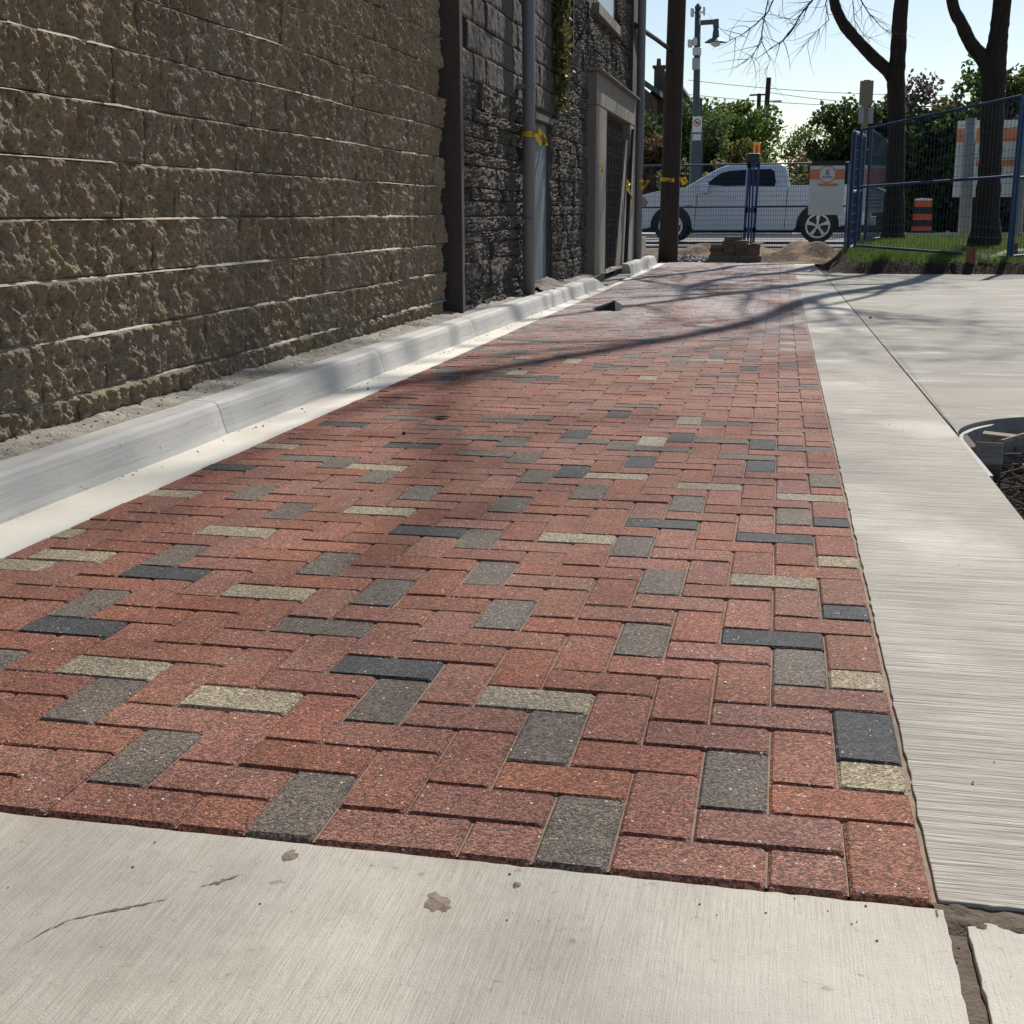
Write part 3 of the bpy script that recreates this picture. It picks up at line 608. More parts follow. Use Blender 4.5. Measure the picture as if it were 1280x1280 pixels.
def mz(X, Y):
    e = edge_d(X, Y); t = np.clip(e/.38, 0, 1); t = t*t*(3-2*t); bk = np.clip((27.3-Y)/1.6, 0, 1); bk = bk*bk*(3-2*bk)
    n = .07*fbm(X, Y, 5, 51)+.05*fbm(X, Y, 18, 55)
    return -.05+(t*(.17+.14*np.clip((Y-16.6)/6, 0, 1))+n*(.35+.65*(1-np.clip((e-.2)/.6, 0, 1)))*np.clip(e/.1+.3, 0, 1))*bk+.03
md = grid('mound', np.linspace(.3, 12, 240), np.linspace(16.1, 27.4, 230), mz, [m_soil, m_turf], keep=lambda x, y: edge_d(x, y) > -.04)
me = md.data; cc = np.zeros(len(me.polygons)*3); me.polygons.foreach_get('center', cc); cc = cc.reshape(-1, 3)
e = edge_d(cc[:, 0], cc[:, 1]); me.polygons.foreach_set('material_index', ((e+.25*fbm(cc[:, 0], cc[:, 1], 4, 61)) > .36).astype(np.int32)); struct(md, 'raised grass bank with a bare dug soil edge')
gr = np.random.default_rng(9); N = 60000; gx = gr.uniform(.4, 7.5, N); gy = 16.3+gr.random(N)**1.3*10; e = edge_d(gx, gy)+.25*fbm(gx, gy, 4, 61)
k = (e > .30) & (vnoise(gx, gy, 1.6, 71)+.35*gr.random(N) > .30); gx, gy = gx[k], gy[k]; N = len(gx); B0 = np.stack([gx, gy, mz(gx, gy)-.005], -1)
a = gr.uniform(0, 6.28, N); hgt = gr.uniform(.03, .085, N)*(1+.8*(vnoise(gx, gy, 2.2, 73) > .62)); wv_ = np.stack([np.cos(a), np.sin(a), 0*a], -1)*.006; ln = np.stack([np.cos(a*3), np.sin(a*3), 0*a], -1)*(hgt*.5)[:, None]
V = np.stack([B0-wv_, B0+wv_, B0+ln+np.stack([0*a, 0*a, hgt], -1)], 1).reshape(-1, 3)
tag(npmesh('grass', V, np.arange(3*N).reshape(-1, 3), m_grass), 'short green grass on the raised bank', 'grass', kind='stuff')
struct(slab('road', [(-90, 27.3), (90, 27.3), (90, 36.2), (-90, 36.2)], .10, .15, m_asph, 0))
b = MB(); b.box(-90, 90, 36.2, 36.36, -.1, .22); b.box(-90, 90, 26.98, 27.3, -.2, .115); struct(b.build('street_kerb', m_walk))
struct(slab('far_pavement', [(-90, 36.36), (90, 36.36), (90, 38.6), (-90, 38.6)], .215, .2, m_walk, 0))
b = MB(); b.box(-40, 40, 31.95, 32.1, .099, .104); b.box(-40, 40, 27.5, 28.6, .099, .103); struct(b.build('road_marking', m_walk))

# ---------------------------------------------------------------- pallet of pavers and rubble
pl = thing('pallet', 'low timber pallet with grey boards carrying the spare pavers', 'pallet', (-.96, 20.6, 0))
for y in (20.34, 20.62, 20.9): MB().box(-1.40, -.52, y-.04, y+.04, .0, .09).build('bearer', m_wood, pl, .005)
for k in range(6): MB().box(-1.40, -.52, 20.30+k*.11, 20.395+k*.11, .091, .11).build('board', m_wood, pl, .004)
ps = random.Random(21); b0 = None; cnt = 0
def loose(x, y, z, rz=0, rx=0, ry=0, mt=None, lab='brown paver'):
    global b0
    if b0 is None:
        b0 = MB(); b0.box(-.1, .1, -.05, .05, 0, .06); b0 = b0.build('loose_paver', m_paverb, bevel=.005); o = b0
    else: o = b0.copy(); link(o)
    o.location = (x, y, z); o.rotation_euler = (rx, ry, rz); return o
m_paverb = mat('spare paver', (.13, .088, .066), .9, [(30, .45, .7, (.07, .05, .04), .7)], [(200, .5, .003)], var=.25)
for lay in range(4):
    for ix in range(4):
        for iy in range(5):
            if lay == 2 and ix == 0 and iy in (1, 2): continue
            if lay == 3 and not (ix in (1, 2) and iy < 4): continue
            o = loose(-1.27+ix*.205+ps.gauss(0, .006), 20.36+iy*.105+ps.gauss(0, .004), .1115+lay*.0615, ps.gauss(0, .03))
            tag(o, ['dusty brown paver in the bottom layer on the pallet', 'dusty brown paver in the second layer on the pallet', 'dusty brown paver in the gapped third layer on the pallet', 'dusty brown paver loose in the top layer on the pallet'][lay], 'paver', ['spare pavers bottom layer', 'spare pavers middle layer', 'spare pavers third layer', 'spare pavers top layer'][lay])
for x, y, rz in ((-1.02, 20.40, .3), (-.93, 20.5, 1.2), (-1.05, 20.55, .1)):
    tag(loose(x, y, .359, rz), 'dusty brown paver heaped on top of the pallet stack', 'paver', 'spare pavers on the heap')
b = MB(); b.bar((-.66, 20.28, .307), (-.54, 20.80, .307), .11, .02); tag(b.build('pale_board', m_woodx, bevel=.004), 'pale board laid along the end of the paver stack', 'board')
b = MB()
rb = random.Random(31)
for k in range(170):
    x, y = rb.gauss(-1.75, .22), rb.gauss(21.5, .35); s = rb.uniform(.02, .06); z = float(dz_(np.float64(x), np.float64(y)))-.03
    if abs(x+.96) < .5 and abs(y-20.6) < .42: continue
    if y < 20.4: continue
    b.box(-s, s, -s*.7, s*.7, -s*.6, s*.6, Matrix.Translation((x, y, z+s*.4)) @ Matrix.Rotation(rb.uniform(0, 6), 4, (rb.random(), rb.random(), rb.random()+.1)))
tag(b.build('rubble', m_conpost), 'heap of broken grey rubble beside the pallet', 'rubble', kind='stuff')

# ---------------------------------------------------------------- bare trees
def tree(name, label, base, mains, seed, rbase, height, kids):
    """mains: list of (points, radii) for trunk and limbs; recursive branches grow from their upper ends"""
    r = random.Random(seed); t = thing(name, label, 'tree', base, 'bare trees on the grass bank')
    tw = MB(); n = [0]
    def grow(p, d, L, rad, lev):
        n[0] += 1; k = 6 if lev < 2 else 5; P = [Vector(p)]; dd = Vector(d).normalized(); rr = [rad]
        for i in range(k):
            dd = (dd+Vector((r.gauss(0, .16), r.gauss(0, .16), r.gauss(.04 if lev < 2 else -.03, .13)))).normalized()
            P.append(P[-1]+dd*(L/k)); rr.append(rad*(1-.78*(i+1)/k))
        tw.tube(P, rr, 6 if lev < 1 else 5 if lev < 2 else 4, cap=False)
        if lev < 4 and n[0] < 4200:
            for _ in range((6, 5, 4, 3)[lev]):
                i = r.randint(2, k); q = P[i]; ax = Vector((r.gauss(0, 1), r.gauss(0, 1), r.gauss(.15, .8))).normalized()
                grow(q, (dd*.75+ax*.75).normalized(), L*r.uniform(.42, .68), max(rr[i]*.72, .0065 if lev < 3 else .0045), lev+1)
    for i, (P, rr) in enumerate(mains):
        b = MB(); Q = []; S = []
        PV_ = [Vector(p) for p in P]
        for a in range(len(PV_)-1):                                       # Catmull-Rom smoothing with knots and bumps
            p0, p1, p2, p3 = PV_[max(a-1, 0)], PV_[a], PV_[a+1], PV_[min(a+2, len(PV_)-1)]
            for u in np.linspace(0, 1, 7)[:-1]:
                Q.append(.5*((2*p1)+(p2-p0)*u+(2*p0-5*p1+4*p2-p3)*u*u+(3*p1-p0-3*p2+p3)*u**3)); S.append((rr[a]*(1-u)+rr[a+1]*u)*r.uniform(.95, 1.06))
        Q.append(PV_[-1]); S.append(rr[-1])
        b.tube(Q, S, 14); b.build('trunk' if i == 0 else 'limb', m_bark, t, smooth=True)
        for _ in range(kids[i]):
            a = r.choice([z_ for z_ in range(1, len(Q)) if Q[z_].z > 5.3])
            dd = (Q[a]-Q[a-1]).normalized(); ax = Vector((r.gauss(0, 1), r.gauss(0, 1), r.uniform(-.1, .9))).normalized()
            grow(Q[a], dd*.5+ax, height*r.uniform(.20, .34), S[a]*.5, 0)
        grow(Q[-1], (Q[-1]-Q[-2]), height*.3, S[-1], 0)
    return t, tw, grow
Y1 = 24.0; z1 = float(mz(np.float64(1.75), np.float64(Y1))); P1 = lambda x, y, dy=0: tuple(py(x, y, Y1+dy))
b1 = (py(1116, 300, Y1).x, Y1, z1-.03)
t1, tw, grow = tree('maple_tree', 'bare dark tree whose bent limb forks low, standing behind the folded fence panel', b1,
    [([(b1[0]-.02, Y1, z1-.1), (b1[0], Y1, z1+.15), P1(1119, 230), P1(1121, 160), P1(1120, 105), P1(1123, 60), P1(1127, 0), (1.9, Y1, 6.5), (1.75, Y1+.4, 8.6), (2.0, Y1+.3, 10.5)], [.29, .21, .165, .155, .165, .14, .13, .12, .10, .06]),
     ([P1(1122, 120), P1(1112, 92), P1(1090, 70), P1(1064, 42), P1(1050, 22), P1(1042, -8), (.55, Y1-.5, 5.6), (.2, Y1-1.4, 7.2), (-.1, Y1-2.6, 8.8)], [.11, .115, .11, .105, .10, .095, .09, .075, .05])], 5, .2, 9, (9, 10))
for pts, rad in [([(1046, -40), (1020, -5), (1003, 15), (985, 45), (968, 58)], .022), ([(1010, -60), (975, -20), (960, 15), (945, 30), (925, 45), (912, 50)], .017), ([(1040, -30), (1032, 5), (1036, 25), (1020, 40), (1003, 58)], .013),
                 ([(965, -50), (960, 0), (952, 40), (952, 52), (940, 70), (930, 78)], .014), ([(952, 52), (963, 75), (956, 92)], .008), ([(1070, -10), (1085, 15), (1100, 32), (1115, 43)], .013), ([(1066, 0), (1068, 25), (1080, 45), (1088, 52)], .009), ([(985, 45), (1000, 25), (975, 22), (965, 18)], .009)]:
    P = [py(x, y, Y1-1.2-.2*i) for i, (x, y) in enumerate(pts)]; tw.tube(P, [rad*(1-.75*i/(len(P)-1)) for i in range(len(P))], 5)
    for i in range(1, len(P)):
        for _ in range(5):
            u = random.random(); q = P[i-1].lerp(P[i], u); grow(q, (P[i]-P[i-1]).normalized()*.8+Vector((random.gauss(0, .6), random.gauss(0, .6), random.gauss(-.1, .5))), random.uniform(.35, .8), rad*.38, 2)
tw.build('branches', m_twig, t1)
Y2 = 20.9; z2 = float(mz(np.float64(3.05), np.float64(Y2))); P2 = lambda x, y, dy=0: tuple(py(x, y, Y2+dy)); b2 = (py(1230, 312, Y2).x, Y2, z2-.03)
t2, tw, grow = tree('maple_tree', 'bare dark tree with a flared trunk and two upright limbs beside the blue fence post', b2,
    [([(b2[0]-.05, Y2, z2-.12), (b2[0], Y2, z2+.06), P2(1233, 270), P2(1238, 200), P2(1241, 130), P2(1243, 85), P2(1248, 45), P2(1253, 0), (3.05, Y2-.3, 6.0), (2.75, Y2-.2, 8.5), (2.9, Y2-.6, 10.8), (2.5, Y2-.9, 13.0), (1.8, Y2-1.4, 14.8)], [.40, .28, .205, .18, .18, .19, .15, .14, .13, .12, .105, .085, .05]),
     ([P2(1240, 105), P2(1230, 75), P2(1214, 55), P2(1202, 30), P2(1190, 0), (2.1, Y2-.2, 5.2), (1.75, Y2-.6, 7.0), (1.5, Y2-.4, 9.0), (1.0, Y2-1.0, 11.0)], [.11, .12, .105, .10, .095, .09, .085, .065, .04])], 12, .22, 11, (11, 9))
tw.build('branches', m_twig, t2)

# ---------------------------------------------------------------- fence
def fence_panel(a, b_, z0a, z1a, z0b, z1b, label, sp=.05, parts=True, rail=.035, mrail=.5, mw=.0028, zincs=()):
    a = Vector((a[0], a[1], 0)); b_ = Vector((b_[0], b_[1], 0)); t = thing('construction_fence', label, 'fence', (a.x, a.y, z0a), 'blue construction fence panels')
    at = lambda u, v: a.lerp(b_, u)+Vector((0, 0, (z0a+(z1a-z0a)*v)*(1-u)+(z0b+(z1b-z0b)*v)*u))
    for u in (0, 1): MB().tube([at(u, 0), at(u, 1)], rail*.6, 8).build('post', m_blue, t)
    for v in (.02, mrail, 1): MB().tube([at(0, v), at(1, v)], rail*.5, 8).build('rail', m_zinc if v in zincs else m_blue, t)
    L = (b_-a).length; H = z1a-z0a; m = MB()
    for k in range(1, int(L/sp)): u = k*sp/L; m.bar(at(u, .02), at(u, 1), mw*2)
    for k in range(1, int(H/(sp*2))): v = k*sp*2/H; m.bar(at(0, v), at(1, v), mw*2)
    m.build('wire_mesh', m_wire, t); return t
fy = 26.5; fz = lambda x: .02
fence_panel((-3.95, fy), (-.90, fy), .05, 1.80, .05, 1.81, 'blue mesh fence panel in front of the truck bonnet and cab')
fence_panel((-.84, fy+.02), (1.12, fy+.02), .05, 1.81, .05, 1.82, 'blue mesh fence panel in front of the truck bed, carrying the printed sheet')
st = thing('fence_stand', 'narrow blue upright fence stand above the paver pallet', 'fence stand', (-.87, 26.42, .05))
for x in (-.99, -.79): MB().bar((x, 26.42, .03), (x+.06, 26.42, 1.83), .055, .04, (0, 1, 0)).build('post', m_blue, st)
for z in (.45, .86, 1.79): MB().box(-.98, -.74, 26.40, 26.44, z-.05, z+.05).build('crosspiece', m_blue, st)
MB().box(-.99, -.72, 26.36, 26.48, 1.845, 2.03).build('cap', mat('dark green cap', (.02, .05, .04), .5), st, .03)
A0, A1 = pz(1066, 318, .17), None; ax_, ay = A0.x, A0.y
def mzf(x, y): return float(mz(np.float64(x), np.float64(y)))
za = mzf(ax_, ay); Bp = py(1075, 303, ay+2.75)
fence_panel((ax_-.08, ay), (Bp.x-.03, ay+2.75), za-.01, py(1051, 165, ay).z, mzf(Bp.x, Bp.y)-.01, py(1073, 170, ay+2.75).z, 'blue fence panel standing end-on at the corner of the grass bank', sp=.07, mw=.004, rail=.06, zincs=(1,))
Cx = py(1081, 300, ay+3.0); Dx = py(1111, 290, ay+6.2)
fence_panel((Cx.x, Cx.y), (Dx.x, Dx.y), mzf(Cx.x, Cx.y), py(1083, 162, ay+3).z, mzf(Dx.x, Dx.y), py(1111, 184, ay+6.2).z, 'blue fence panel running back behind the bent-limbed tree', sp=.06, rail=.05)
Rp = pz(1260, 321, .20); Rp.y = max(Rp.y, 16.9); zr = mzf(Rp.x, Rp.y)
fence_panel((ax_+.02, ay-.06), (Rp.x, Rp.y), za+.05, py(1054, 163, ay).z, zr-.01, py(1257, 120, Rp.y).z, 'long blue fence panel across the grass bank in front of both trees', sp=.06, mrail=.52, rail=.04, mw=.0021)
fence_panel((Rp.x+.05, Rp.y+.03), (Rp.x+2.2, Rp.y+2.1), zr, py(1257, 125, Rp.y).z, zr+.1, py(1257, 125, Rp.y).z+.05, 'blue fence panel turning back past the flared tree', sp=.06, zincs=(1,), mrail=.52, rail=.04)
for x, y, lab in ((1213, 326, 'rusty orange wooden stake at the foot of the flared tree'), (1266, 322, 'rusty orange wooden stake beside the blue fence post')):
    p = pz(x, y, .17); z = mzf(p.x, p.y); b = MB(); b.prism([(p.x-.06, p.y-.02, z-.06), (p.x+.06, p.y-.02, z-.06), (p.x+.055, p.y-.02, z+.19), (p.x-.05, p.y-.02, z+.2)], (0, .04, 0))
    tag(b.build('wooden_stake', mat('stake paint', (.22, .085, .035), .85, [(9, .45, .7, (.10, .05, .03), .7)]), bevel=.004), lab, 'stake')
def hit(x, y):                                                          # where the sight line meets the grass bank
    d = ray(x, y); t = 10.0
    while t < 40:
        p = CAM+d*t
        if p.y > 16.1 and p.z < mzf(p.x, p.y): return p
        t += .02
    return pz(x, y, .2)
P = [hit(x, y) for x, y in ((1186, 316), (1195, 319), (1206, 322), (1218, 325), (1226, 328), (1238, 326), (1250, 322), (1262, 319), (1280, 316), (1300, 312))]
ribbon('ground_tape', [(p.x, p.y, mzf(p.x, p.y)+.05+.02*math.sin(i*2.1)) for i, p in enumerate(P)], .06, m_ptape, 'faded caution tape lying across the grass below the trees', fl=.35, seed=9, up=(0, .6, 1))

# printed sheets and boards
def sheet(name, label, x0, x1, y, z0, z1, band=(.72, .93), emb=.5, cat='sign', lean=0.0, er=.22):
    t = thing(name, label, cat, ((x0+x1)/2, y, z0)); W_, H_ = x1-x0, z1-z0
    MB().prism([(x0, y, z0), (x1, y, z0), (x1, y-lean, z1), (x0, y-lean, z1)], (0, .008, 0)).build('sheet', m_white, t)
    at = lambda u, v, d: (x0+W_*u, y-lean*v-d, z0+H_*v)
    MB().prism([at(0.0, band[0], .003), at(1, band[0], .003), at(1, band[1], .003), at(0, band[1], .003)], (0, .002, 0)).build('orange_band', m_orange, t)
    if emb:
        r0 = W_*er; cv = (band[0]+band[1])/2; n = 28; cz = z0+H_*cv; cx = x0+W_*emb
        circ = lambda r, d: [(cx+r*math.cos(a), y-lean*cv-d, cz+r*math.sin(a)) for a in np.linspace(0, 2*math.pi, n, endpoint=False)]
        e = MB().prism(circ(r0*1.15, .006), (0, .002, 0)).build('emblem', m_orange, t); MB().prism(circ(r0, .009), (0, .002, 0)).build('emblem_disc', m_white, e)
        MB().prism([(cx-r0*.25, y-lean*cv-.012, cz-.1*r0), (cx+r0*.25, y-lean*cv-.012, cz-.1*r0), (cx+r0*.2, y-lean*cv-.012, cz+.6*r0), (cx-r0*.2, y-lean*cv-.012, cz+.6*r0)], (0, .002, 0)).build('emblem_figure', m_gprint, e)
        for q in range(4): MB().box(cx-r0*.62+q*r0*.33, cx-r0*.62+q*r0*.33+r0*.24, y-lean*cv-.012, y-lean*cv-.010, cz-.5*r0, cz-.2*r0).build('emblem_mark', m_gprint, e)
    return t, at
t, at = sheet('printed_sheet', 'white sheet with orange band and round emblem tied to the fence', .33, 1.04, 26.44, .76, 1.76)
for u0, u1, v0, v1 in [(.25, .82, .585, .64)]: MB().prism([at(u0, v0, .004), at(u1, v0, .004), at(u1, v1, .004), at(u0, v1, .004)], (0, .002, 0)).build('orange_line', m_orange, t)
MB().box(.36, 1.05, 26.452, 26.46, 1.77, 1.86).build('top_flap', m_dark, t)
t, at = sheet('printed_sheet', 'narrow white sheet with red print behind the end-on fence panel', 1.20, 1.86, 26.42, .80, 1.76, band=(.60, .93), emb=0)
for k in range(5): MB().prism([at(.42, .40-.075*k, .004), at(.92, .40-.075*k, .004), at(.92, .43-.075*k, .004), at(.42, .43-.075*k, .004)], (0, .002, 0)).build('grey_line', m_gprint, t)
x0 = py(1194, 200, 28).x
t, at = sheet('site_board', 'large white site board with orange band propped on grey posts', x0, x0+3.4, 28.0, 1.12, 2.72, band=(.72, .90), emb=.50, cat='board', lean=-.1, er=.075)
MB().prism([at(.1, .50, .004), at(1, .50, .004), at(1, .515, .004), at(.1, .515, .004)], (0, .002, 0)).build('dark_line', m_gprint, t)
MB().prism([at(.13, .40, .004), at(.75, .40, .004), at(.75, .485, .004), at(.13, .485, .004)], (0, .002, 0)).build('orange_panel', m_orange, t)
for (xb, xt), lab in (((1205, 1214), 'grey leaning post holding the near end of the site board'), ((1270, 1280), 'grey leaning post in front of the round emblem of the site board')):
    pb_, pt_ = py(xb, 292, 27.7), py(xt, 148, 27.75); b = MB(); b.tube([(pb_.x, 27.65, .02), (pb_.x*.5+pt_.x*.5, 27.7, 1.3), (pt_.x, 27.75, pt_.z)], [.135, .125, .115], 12)
    tag(b.build('board_post', m_conpost, smooth=True), lab, 'post')
b = MB(); c = py(946, 188, 28.6)
os_ = thing('orange_sign', 'small orange sign with dark marks on a thin pole above the truck cab', 'sign', (c.x, 32.9, .2))
c = py(946, 188, 32.9); MB().box(c.x-.09, c.x+.09, 32.85, 32.87, c.z-.19, c.z+.19).build('face', m_osign, os_, .03)
MB().box(c.x-.035, c.x+.035, 32.843, 32.849, c.z-.10, c.z+.12).build('mark', mat('brown print', (.25, .08, .02), .6), os_)
MB().tube([(c.x, 32.9, .1), (c.x, 32.9, c.z+.15)], .025, 8).build('pole', m_pipe, os_)

# drum
dc = py(1153, 270, 37.6); dm = thing('traffic_drum', 'black and orange striped traffic drum on the far pavement', 'drum', (dc.x, 37.6, .22))
zz = [.22, .36, .42, .60, .66, .82, .88, 1.04, 1.08]
for k, (a, c_) in enumerate(zip([.22, .40, .58, .76, .94], [.40, .58, .76, .94, 1.12])):
    r0 = .29-.010*k; MB().lathe([(r0, a), (r0, c_-.03), (r0-.022, c_)], (dc.x, 37.6, 0), 22).build('band', m_drumo if k in (0, 2, 4) else m_black, dm, smooth=False)
MB().lathe([(.22, 1.12), (.25, 1.14), (.25, 1.18), (.05, 1.20)], (dc.x, 37.6, 0), 20).build('cap', m_white, dm)
MB().lathe([(.36, .215), (.36, .25), (.31, .28)], (dc.x, 37.6, 0), 22).build('base', m_black, dm)

# ---------------------------------------------------------------- pickup truck
YN, YW, GZ = 29.5, 1.95, .10
tk = thing('pickup_truck', 'pearl white crew-cab pickup truck parked along the street behind the fence', 'truck', (-1.1, YN+YW/2, GZ))
FW, RW, WR = (-2.82, .50), (.625, .50), .40
def arch(c, r, n=14): return [(c[0]+r*math.cos(a), c[1]+r*math.sin(a)) for a in np.linspace(math.pi*1.02, -.02*math.pi, n)]
prof = [(-3.62, .42)]+arch(FW, .50)+[(-2.28, .40), (.08, .40)]+arch(RW, .50)+[(1.18, .50), (1.78, .52), (1.84, .80), (1.86, 1.40), (1.80, 1.445), (-.02, 1.43), (-.06, 1.41), (-1.2, 1.43), (-2.45, 1.40), (-2.62, 1.385), (-3.2, 1.31), (-3.52, 1.23), (-3.66, 1.14), (-3.74, .98), (-3.80, .72), (-3.78, .50)]
b = MB()
lay = [(.10, .035), (.02, .008), (0, 0), (.0, 0)]
polys = []
def inset(pp, d):
    cx, cz = -.95, .9; return [(cx+(x-cx)*(1-d/2.6), cz+(z-cz)*(1-d/.9)) if z > .55 else (cx+(x-cx)*(1-d/2.6), z) for x, z in pp]
rows = [(0.035, .035), (.006, .012), (0.0, .0)]
V = []; F = []; n = len(prof)
seq = [(YN+.05, .045), (YN+.012, .015), (YN, 0), (YN, 0)]
seq = [(YN+.045, 'top'), (YN, 'mid')]
def side(y, d): return [(x, y, z) for x, z in inset(prof, d)]
rings = [side(YN+.0, .030), side(YN+.03, .0), side(YN+YW-.03, .0), side(YN+YW, .03)]
for rg in rings: V += rg
for k in range(3):
    for i in range(n): F.append((k*n+i, k*n+(i+1) % n, (k+1)*n+(i+1) % n, (k+1)*n+i))
F += [tuple(range(n)), tuple(3*n+i for i in range(n))]
body = b.add(V, F).build('body', m_paint, tk, .03, seg=3)
# greenhouse loft: rounded rectangles
def gl_ring(z, x0, x1, hw, rc=.10, n=5):
    yc = YN+YW/2; out = []
    for cx, cy, a0 in ((x1-rc, yc+hw-rc, 0), (x0+rc, yc+hw-rc, 90), (x0+rc, yc-hw+rc, 180), (x1-rc, yc-hw+rc, 270)):
        for k in range(n): a = R(a0+90*k/(n-1)); out.append((cx+rc*math.cos(a), cy+rc*math.sin(a), z))
    return out
LV = [(1.36, -2.56, -.03, .945), (1.42, -2.47, -.04, .935), (1.65, -2.08, -.09, .842), (1.84, -1.74, -.14, .765), (1.90, -1.56, -.19, .72), (1.945, -1.30, -.30, .62), (1.955, -1.1, -.5, .45)]
V = []; F = []
for L in LV: V += gl_ring(*L)
k = 20
for i in range(len(LV)-1):
    for a in range(k): F.append((i*k+a, i*k+(a+1) % k, (i+1)*k+(a+1) % k, (i+1)*k+a))
F += [tuple(range(k)), tuple((len(LV)-1)*k+a for a in range(k))]
cab = MB().add(V, F).build('cab', m_paint, tk, smooth=True)
zs = [L[0] for L in LV]; hwz = [L[3] for L in LV]; x0z = [L[1] for L in LV]
def sy(z, d=.022): return YN+YW/2-float(np.interp(z, zs, hwz))-d
def glass(name, poly, parent, m=m_glass):
    return MB().prism([(x, sy(z), z) for x, z in poly], (0, .012, 0)).build(name, m, parent)
gq = lambda x, y: (lambda p: (p.x, p.z))(py(x, y, YN+.12))
glass('side_window', [gq(872, 240), gq(931, 236), gq(933, 212), gq(912, 213.5), gq(900, 217), gq(886, 228)], cab)
glass('side_window', [gq(934.5, 235.7), gq(968, 233), gq(970, 228), gq(968, 214), gq(964, 211), gq(936, 212)], cab)
wsb, wst = 1.44, 1.83
fx = lambda z: float(np.interp(z, zs, x0z))
MB().add([(fx(wsb)-.012, YN+.16, wsb), (fx(wsb)-.012, YN+YW-.16, wsb), (fx(wst)-.012, YN+YW-.30, wst), (fx(wst)-.012, YN+.30, wst)], [(0, 1, 2, 3)]).build('windscreen', mat('windscreen', (.10, .14, .19), .08, spec=.8), cab)
for xa, za_, xb, zb in ((872, 242, 868, 288), (934, 236, 932, 288), (985, 232, 980, 285)):
    (X0, Z0), (X1, Z1) = gq(xa, za_), gq(xb, zb); MB().bar((X0, YN+.004, min(Z0, 1.36)), (X1, YN+.004, max(Z1, .44)), .014, .016, (0, 1, 0)).build('door_seam', m_dark, body)
for x, y in ((915, 246.5), (970, 243.5)):
    X0, Z0 = gq(x, y); MB().box(X0-.11, X0+.11, YN-.035, YN+.004, Z0-.022, Z0+.022).build('door_handle', m_paint, body, .012)
X0, Z0 = gq(881, 235); mr = MB().box(X0-.10, X0+.10, YN-.20, YN-.03, Z0-.13, Z0+.11).build('mirror', m_paint, tk, .035, seg=3); MB().bar((X0+.02, YN-.1, Z0-.1), (X0+.03, YN+.06, Z0-.12), .06).build('mirror_arm', m_dark, mr)
X0, Z0 = gq(862, 258); MB().box(X0-.09, X0+.09, YN-.003, YN+.002, Z0-.018, Z0+.018).build('badge', m_dark, body)
MB().prism([(-3.77, YN-.006, 1.0), (-3.42, YN-.006, .98), (-3.36, YN-.006, 1.06), (-3.46, YN-.006, 1.18), (-3.68, YN-.006, 1.15)], (0, .2, 0)).build('headlamp', m_lens, body, .01)
MB().box(-3.70, -3.40, YN-.010, YN+.01, .955, .985).build('side_marker', m_amber, body)
MB().box(-3.86, -3.70, YN+.08, YN+YW-.08, .46, .70).build('front_bumper', m_chrome, tk, .04); MB().box(1.80, 1.95, YN+.08, YN+YW-.08, .5, .72).build('rear_bumper', m_chrome, tk, .03)
MB().box(1.80, 1.875, YN+.005, YN+.12, .98, 1.34).build('tail_lamp', m_rprint, tk, .01)
MB().box(-2.2, .05, YN+.0, YN+.12, .30, .35).build('running_board', m_chrome, tk, .015)
MB().box(-3.4, 1.7, YN+.35, YN+YW-.35, .35, .55).build('chassis', m_dark, tk)
MB().box(.03, 1.80, YN+.10, YN+YW-.10, 1.444, 1.45).build('bed_liner', m_dark, tk)
MB().box(-.9, -.2, YN+YW/2-.25, YN+YW/2+.25, 1.955, 1.965).build('roof_panel', m_paint, cab)
wh = None
for cx in (FW[0], RW[0]):
    for s in (0, 1):
        yc = YN+.16 if s == 0 else YN+YW-.16
        MB().lathe([(.47, -.14), (.47, .3)], (cx, yc+.02 if s == 0 else yc-.2, .52), 20, 'Y').build('wheel_well', m_black, tk) if False else None
        tr = MB().lathe([(.29, -.13), (.37, -.135), (.395, -.10), (.40, 0), (.395, .10), (.37, .135), (.29, .13)], (cx, yc, GZ+.40), 32, 'Y').build('wheel', m_black, tk, smooth=False)
        sg = -1 if s == 0 else 1; yo = yc+sg*.131
        rm = MB().lathe([(.285, -.012), (.285, .012), (.275, .02), (.25, .016), (.245, -.012), (.285, -.012)], (cx, yo, GZ+.40), 30, 'Y', False).build('rim', m_chrome, tr)
        MB().lathe([(.254, -.004), (.254, .004)], (cx, yo-sg*.004, GZ+.40), 24, 'Y').build('brake_shadow', m_dark, tr)
        MB().lathe([(.06, -.03), (.06, .02), (.045, .035)], (cx, yo+sg*.01, GZ+.40), 16, 'Y').build('hub', m_chrome, tr)
        for q in range(5):
            a = q*2*math.pi/5+math.pi/2
            for off in (-.10, .10): MB().bar((cx+.05*math.cos(a), yo+sg*.02, GZ+.40+.05*math.sin(a)), (cx+.27*math.cos(a+off), yo+sg*.018, GZ+.40+.27*math.sin(a+off)), .04, .022, (0, 1, 0)).build('spoke', m_chrome, tr)
MB().prism([(FW[0]+.485*math.cos(a), YN+.05, .5+.485*math.sin(a)) for a in np.linspace(0, math.pi, 16)], (0, .35, 0)).build('wheel_well', m_black, tk)
MB().prism([(RW[0]+.485*math.cos(a), YN+.05, .5+.485*math.sin(a)) for a in np.linspace(0, math.pi, 16)], (0, .35, 0)).build('wheel_well', m_black, tk)

